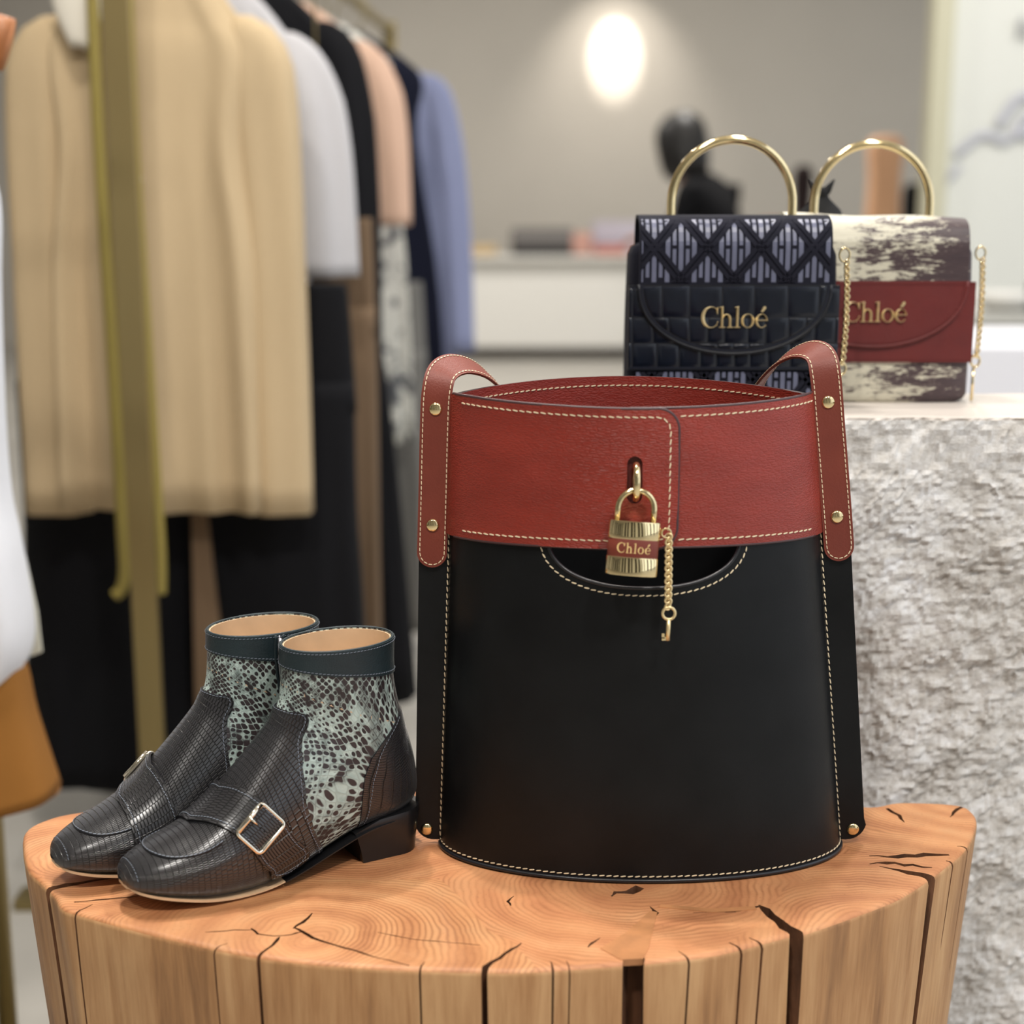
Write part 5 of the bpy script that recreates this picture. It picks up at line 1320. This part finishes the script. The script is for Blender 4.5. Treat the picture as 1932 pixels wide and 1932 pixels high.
# blurred grey lettering and a scribble on the white wall panel
sg = thing('wall_graphic', 'faint grey lettering and sketch printed on the white wall panel', 'wall print', (2.06, 5.985, 1.66))
ink = plain('grey_wall_print', rgb(176, 177, 178), .8); ink2 = plain('lilac_wall_print', rgb(196, 197, 206), .8)
def stroke(P, r, mat):
    v, f = tube_vf(catmull([V(x, 0, z) for x, z in P], 5), r, 6, False, (0, 1, 0), r); obj('printed_stroke', [(p[0], p[1]*.12, p[2]) for p in v], f, mat, sg)
for k in range(7): stroke([(-.10+k*.055, .02), (-.10+k*.055, .08), (-.085+k*.055, .09), (-.07+k*.055, .02)], .008, ink)
stroke([(-.32, -.42), (-.22, -.34), (-.12, -.36), (-.05, -.27), (.02, -.30)], .018, ink2); stroke([(-.16, -.31), (-.08, -.20), (.03, -.22), (.0, -.33), (-.10, -.33)], .022, ink2); stroke([(-.36, -.52), (-.30, -.46)], .015, ink2)
# dresses on slim stands near the wall panel
def far_dress(name, label, x, ztop, zbot, hw, mat, seed):
    g = thing(name, label, 'dress', (x, 7.6, 0), 0, 'dresses on slim stands near the wall panel')
    shell('body', [(ztop, -hw*.4, hw*.4, .05), (ztop-.05, -hw*.9, hw*.9, .08), (ztop-.3, -hw*.8, hw*.8, .1), (zbot, -hw*1.3, hw*1.3, .14)], mat, g, 40, 6, .01, seed)
    tube('stand_pole', [V(0, 0, 0), V(0, 0, ztop-.02)], .01, M['brass'], g, 8); lathe('stand_base', [(.10, 0), (.10, .01), (.015, .015)], M['brass'], g, 20)
far_dress('peach_gown', 'long peach gown on a slim stand near the white wall panel', 1.86, 1.40, .35, .10, cloth('peach_satin', rgb(220, 172, 136)), 3)
far_dress('black_slip', 'narrow black slip dress on a stand right of the peach gown', 2.005, 1.17, .3, .05, M['blk'], 5)
far_dress('brown_dress', 'dark brown dress on a stand left of the peach gown', 1.455, 1.26, .35, .055, cloth('dark_brown_cloth', rgb(44, 34, 34)), 7)
# ------------------------------------------------------------------ person at the counter
def build_person():
    pe = thing('person', 'dark-haired person in black bending forward with back to the camera', 'person', (.93, 7.4, 0), math.radians(-40))
    me = bpy.data.meshes.new('body')
    J = {'pel': (.10, 0, .84), 'spi': (.10, 0, .97), 'che': (.06, 0, 1.09), 'nek': (-.04, 0, 1.20), 'hed': (-.095, 0, 1.27), 'ls': (.02, -.17, 1.12), 'rs': (.02, .17, 1.12), 'le': (.0, -.22, .98), 're': (.02, .21, .98), 'lw': (-.20, -.16, .92), 'rw': (-.20, .14, .92),
         'lh': (.06, -.09, .84), 'rh': (.06, .09, .84), 'lk': (.03, -.10, .46), 'rk': (.05, .10, .46), 'la': (.06, -.10, .07), 'ra': (.08, .10, .07), 'lt': (-.08, -.11, .03), 'rt': (-.06, .11, .03)}
    Rr = {'pel': .15, 'spi': .135, 'che': .165, 'nek': .052, 'hed': .05, 'ls': .07, 'rs': .07, 'le': .045, 're': .045, 'lw': .03, 'rw': .03, 'lh': .09, 'rh': .09, 'lk': .06, 'rk': .06, 'la': .042, 'ra': .042, 'lt': .03, 'rt': .03}
    E = [('pel', 'spi'), ('spi', 'che'), ('che', 'nek'), ('nek', 'hed'), ('che', 'ls'), ('che', 'rs'), ('ls', 'le'), ('rs', 're'), ('le', 'lw'), ('re', 'rw'), ('pel', 'lh'), ('pel', 'rh'), ('lh', 'lk'), ('rh', 'rk'), ('lk', 'la'), ('rk', 'ra'), ('la', 'lt'), ('ra', 'rt')]
    ks = list(J); me.from_pydata([J[k] for k in ks], [(ks.index(a), ks.index(b)) for a, b in E], [])
    o = bpy.data.objects.new('body', me); COL.objects.link(o)
    sm = o.modifiers.new('s', 'SKIN')
    for k, sv in zip(ks, me.skin_vertices[0].data): sv.radius = (Rr[k], Rr[k]*.9)
    me.skin_vertices[0].data[0].use_root = True
    o.modifiers.new('d', 'SUBSURF').levels = 2
    dg = bpy.context.evaluated_depsgraph_get(); dg.update(); m2 = bpy.data.meshes.new_from_object(o.evaluated_get(dg)); bpy.data.objects.remove(o, do_unlink=True)
    m2.materials.clear(); m2.materials.append(M['blk']); m2.polygons.foreach_set('use_smooth', [True]*len(m2.polygons))
    link_mesh('body', m2, pe)
    skin = plain('skin', rgb(196, 150, 126), .55)
    # head: shaped skull with brow, nose, chin and ears, tilted forward, facing left
    vs, fs = lathe_vf([(.002, -.118), (.030, -.114), (.048, -.098), (.060, -.070), (.069, -.035), (.074, 0), (.076, .04), (.071, .075), (.055, .100), (.030, .114), (.002, .118)], 32, 1.22, 1.0)
    out = []
    for x, y, z in vs:
        if x < 0 and z < .05:
            if abs(y) < .016 and -.045 < z < .012: x -= .020*(1-abs(y)/.016)*(1-abs(z+.025)/.04 if z < -.0 else .7)
            if abs(abs(y)-.028) < .014 and abs(z-.005) < .015: x += .006
            if abs(y) < .022 and abs(z+.062) < .010: x -= .004
        if z < -.06: x -= .016
        out.append((x, y, z))
    hd = obj('head', out, fs, skin, pe); hd.scale = (1.3, 1.3, 1.3); hd.location = (-.125, 0, 1.325); hd.rotation_euler = (0, math.radians(-24), math.radians(-35))
    for s in (-1, 1):
        e = lathe('ear', [(.0005, -.03), (.012, -.02), (.016, .005), (.012, .025), (.0005, .032)], skin, hd, 12, .9, .45, Matrix.Translation((.008, s*.074, -.005)))
        lathe('eye', [(.0005, -.006), (.008, 0), (.0005, .006)], M['blk'], hd, 10, .6, 1.4, Matrix.Translation((-.083, s*.028, .004)))
    v, f = tube_vf([V(-.088, -.020, -.062), V(-.094, 0, -.062), V(-.088, .020, -.062)], [.003, .005, .003], 8); obj('mouth', v, f, plain('lip', rgb(160, 100, 92), .5), hd)
    hair = plain('black_hair', (.008, .007, .007, 1), .5)
    hv, hf = lathe_vf([(.055, -.125), (.085, -.10), (.095, -.05), (.098, 0), (.098, .045), (.090, .09), (.068, .12), (.035, .135), (.002, .138)], 32, 1.12, 1.0)
    hv = [(x*.25+.045 if (x < -.035 and z < .045) else x+.008, y, z) for x, y, z in hv]; obj('hair', hv, hf, hair, hd)
    for s in (-1, 1):
        hx, hy, hz = (-.20, -.16 if s < 0 else .14, .92)
        L = [tube_vf([V(hx, hy, hz), V(hx-.045, hy, hz-.008), V(hx-.085, hy, hz-.016)], [.024, .036, .032], 12, False, (0, 0, 1), [.024, .015, .013])] if False else [tube_vf([V(hx+.01, hy, hz), V(hx-.045, hy, hz-.008), V(hx-.085, hy, hz-.016)], [.020, .017, .013], 12, False, (0, 0, 1), [.024, .036, .034])]
        for k, ln in enumerate((.062, .072, .068, .054)):
            yb = hy-.027+.018*k; L.append(tube_vf([V(hx-.080, yb, hz-.016), V(hx-.080-ln*.5, yb, hz-.026), V(hx-.080-ln, yb, hz-.048)], [.0085, .008, .006], 8))
        L.append(tube_vf([V(hx-.03, hy-s*.03, hz-.008), V(hx-.06, hy-s*.055, hz-.016), V(hx-.085, hy-s*.06, hz-.026)], [.011, .009, .007], 8))
        v, f = merge_vf(L); obj('hand', v, f, skin, pe)
build_person()
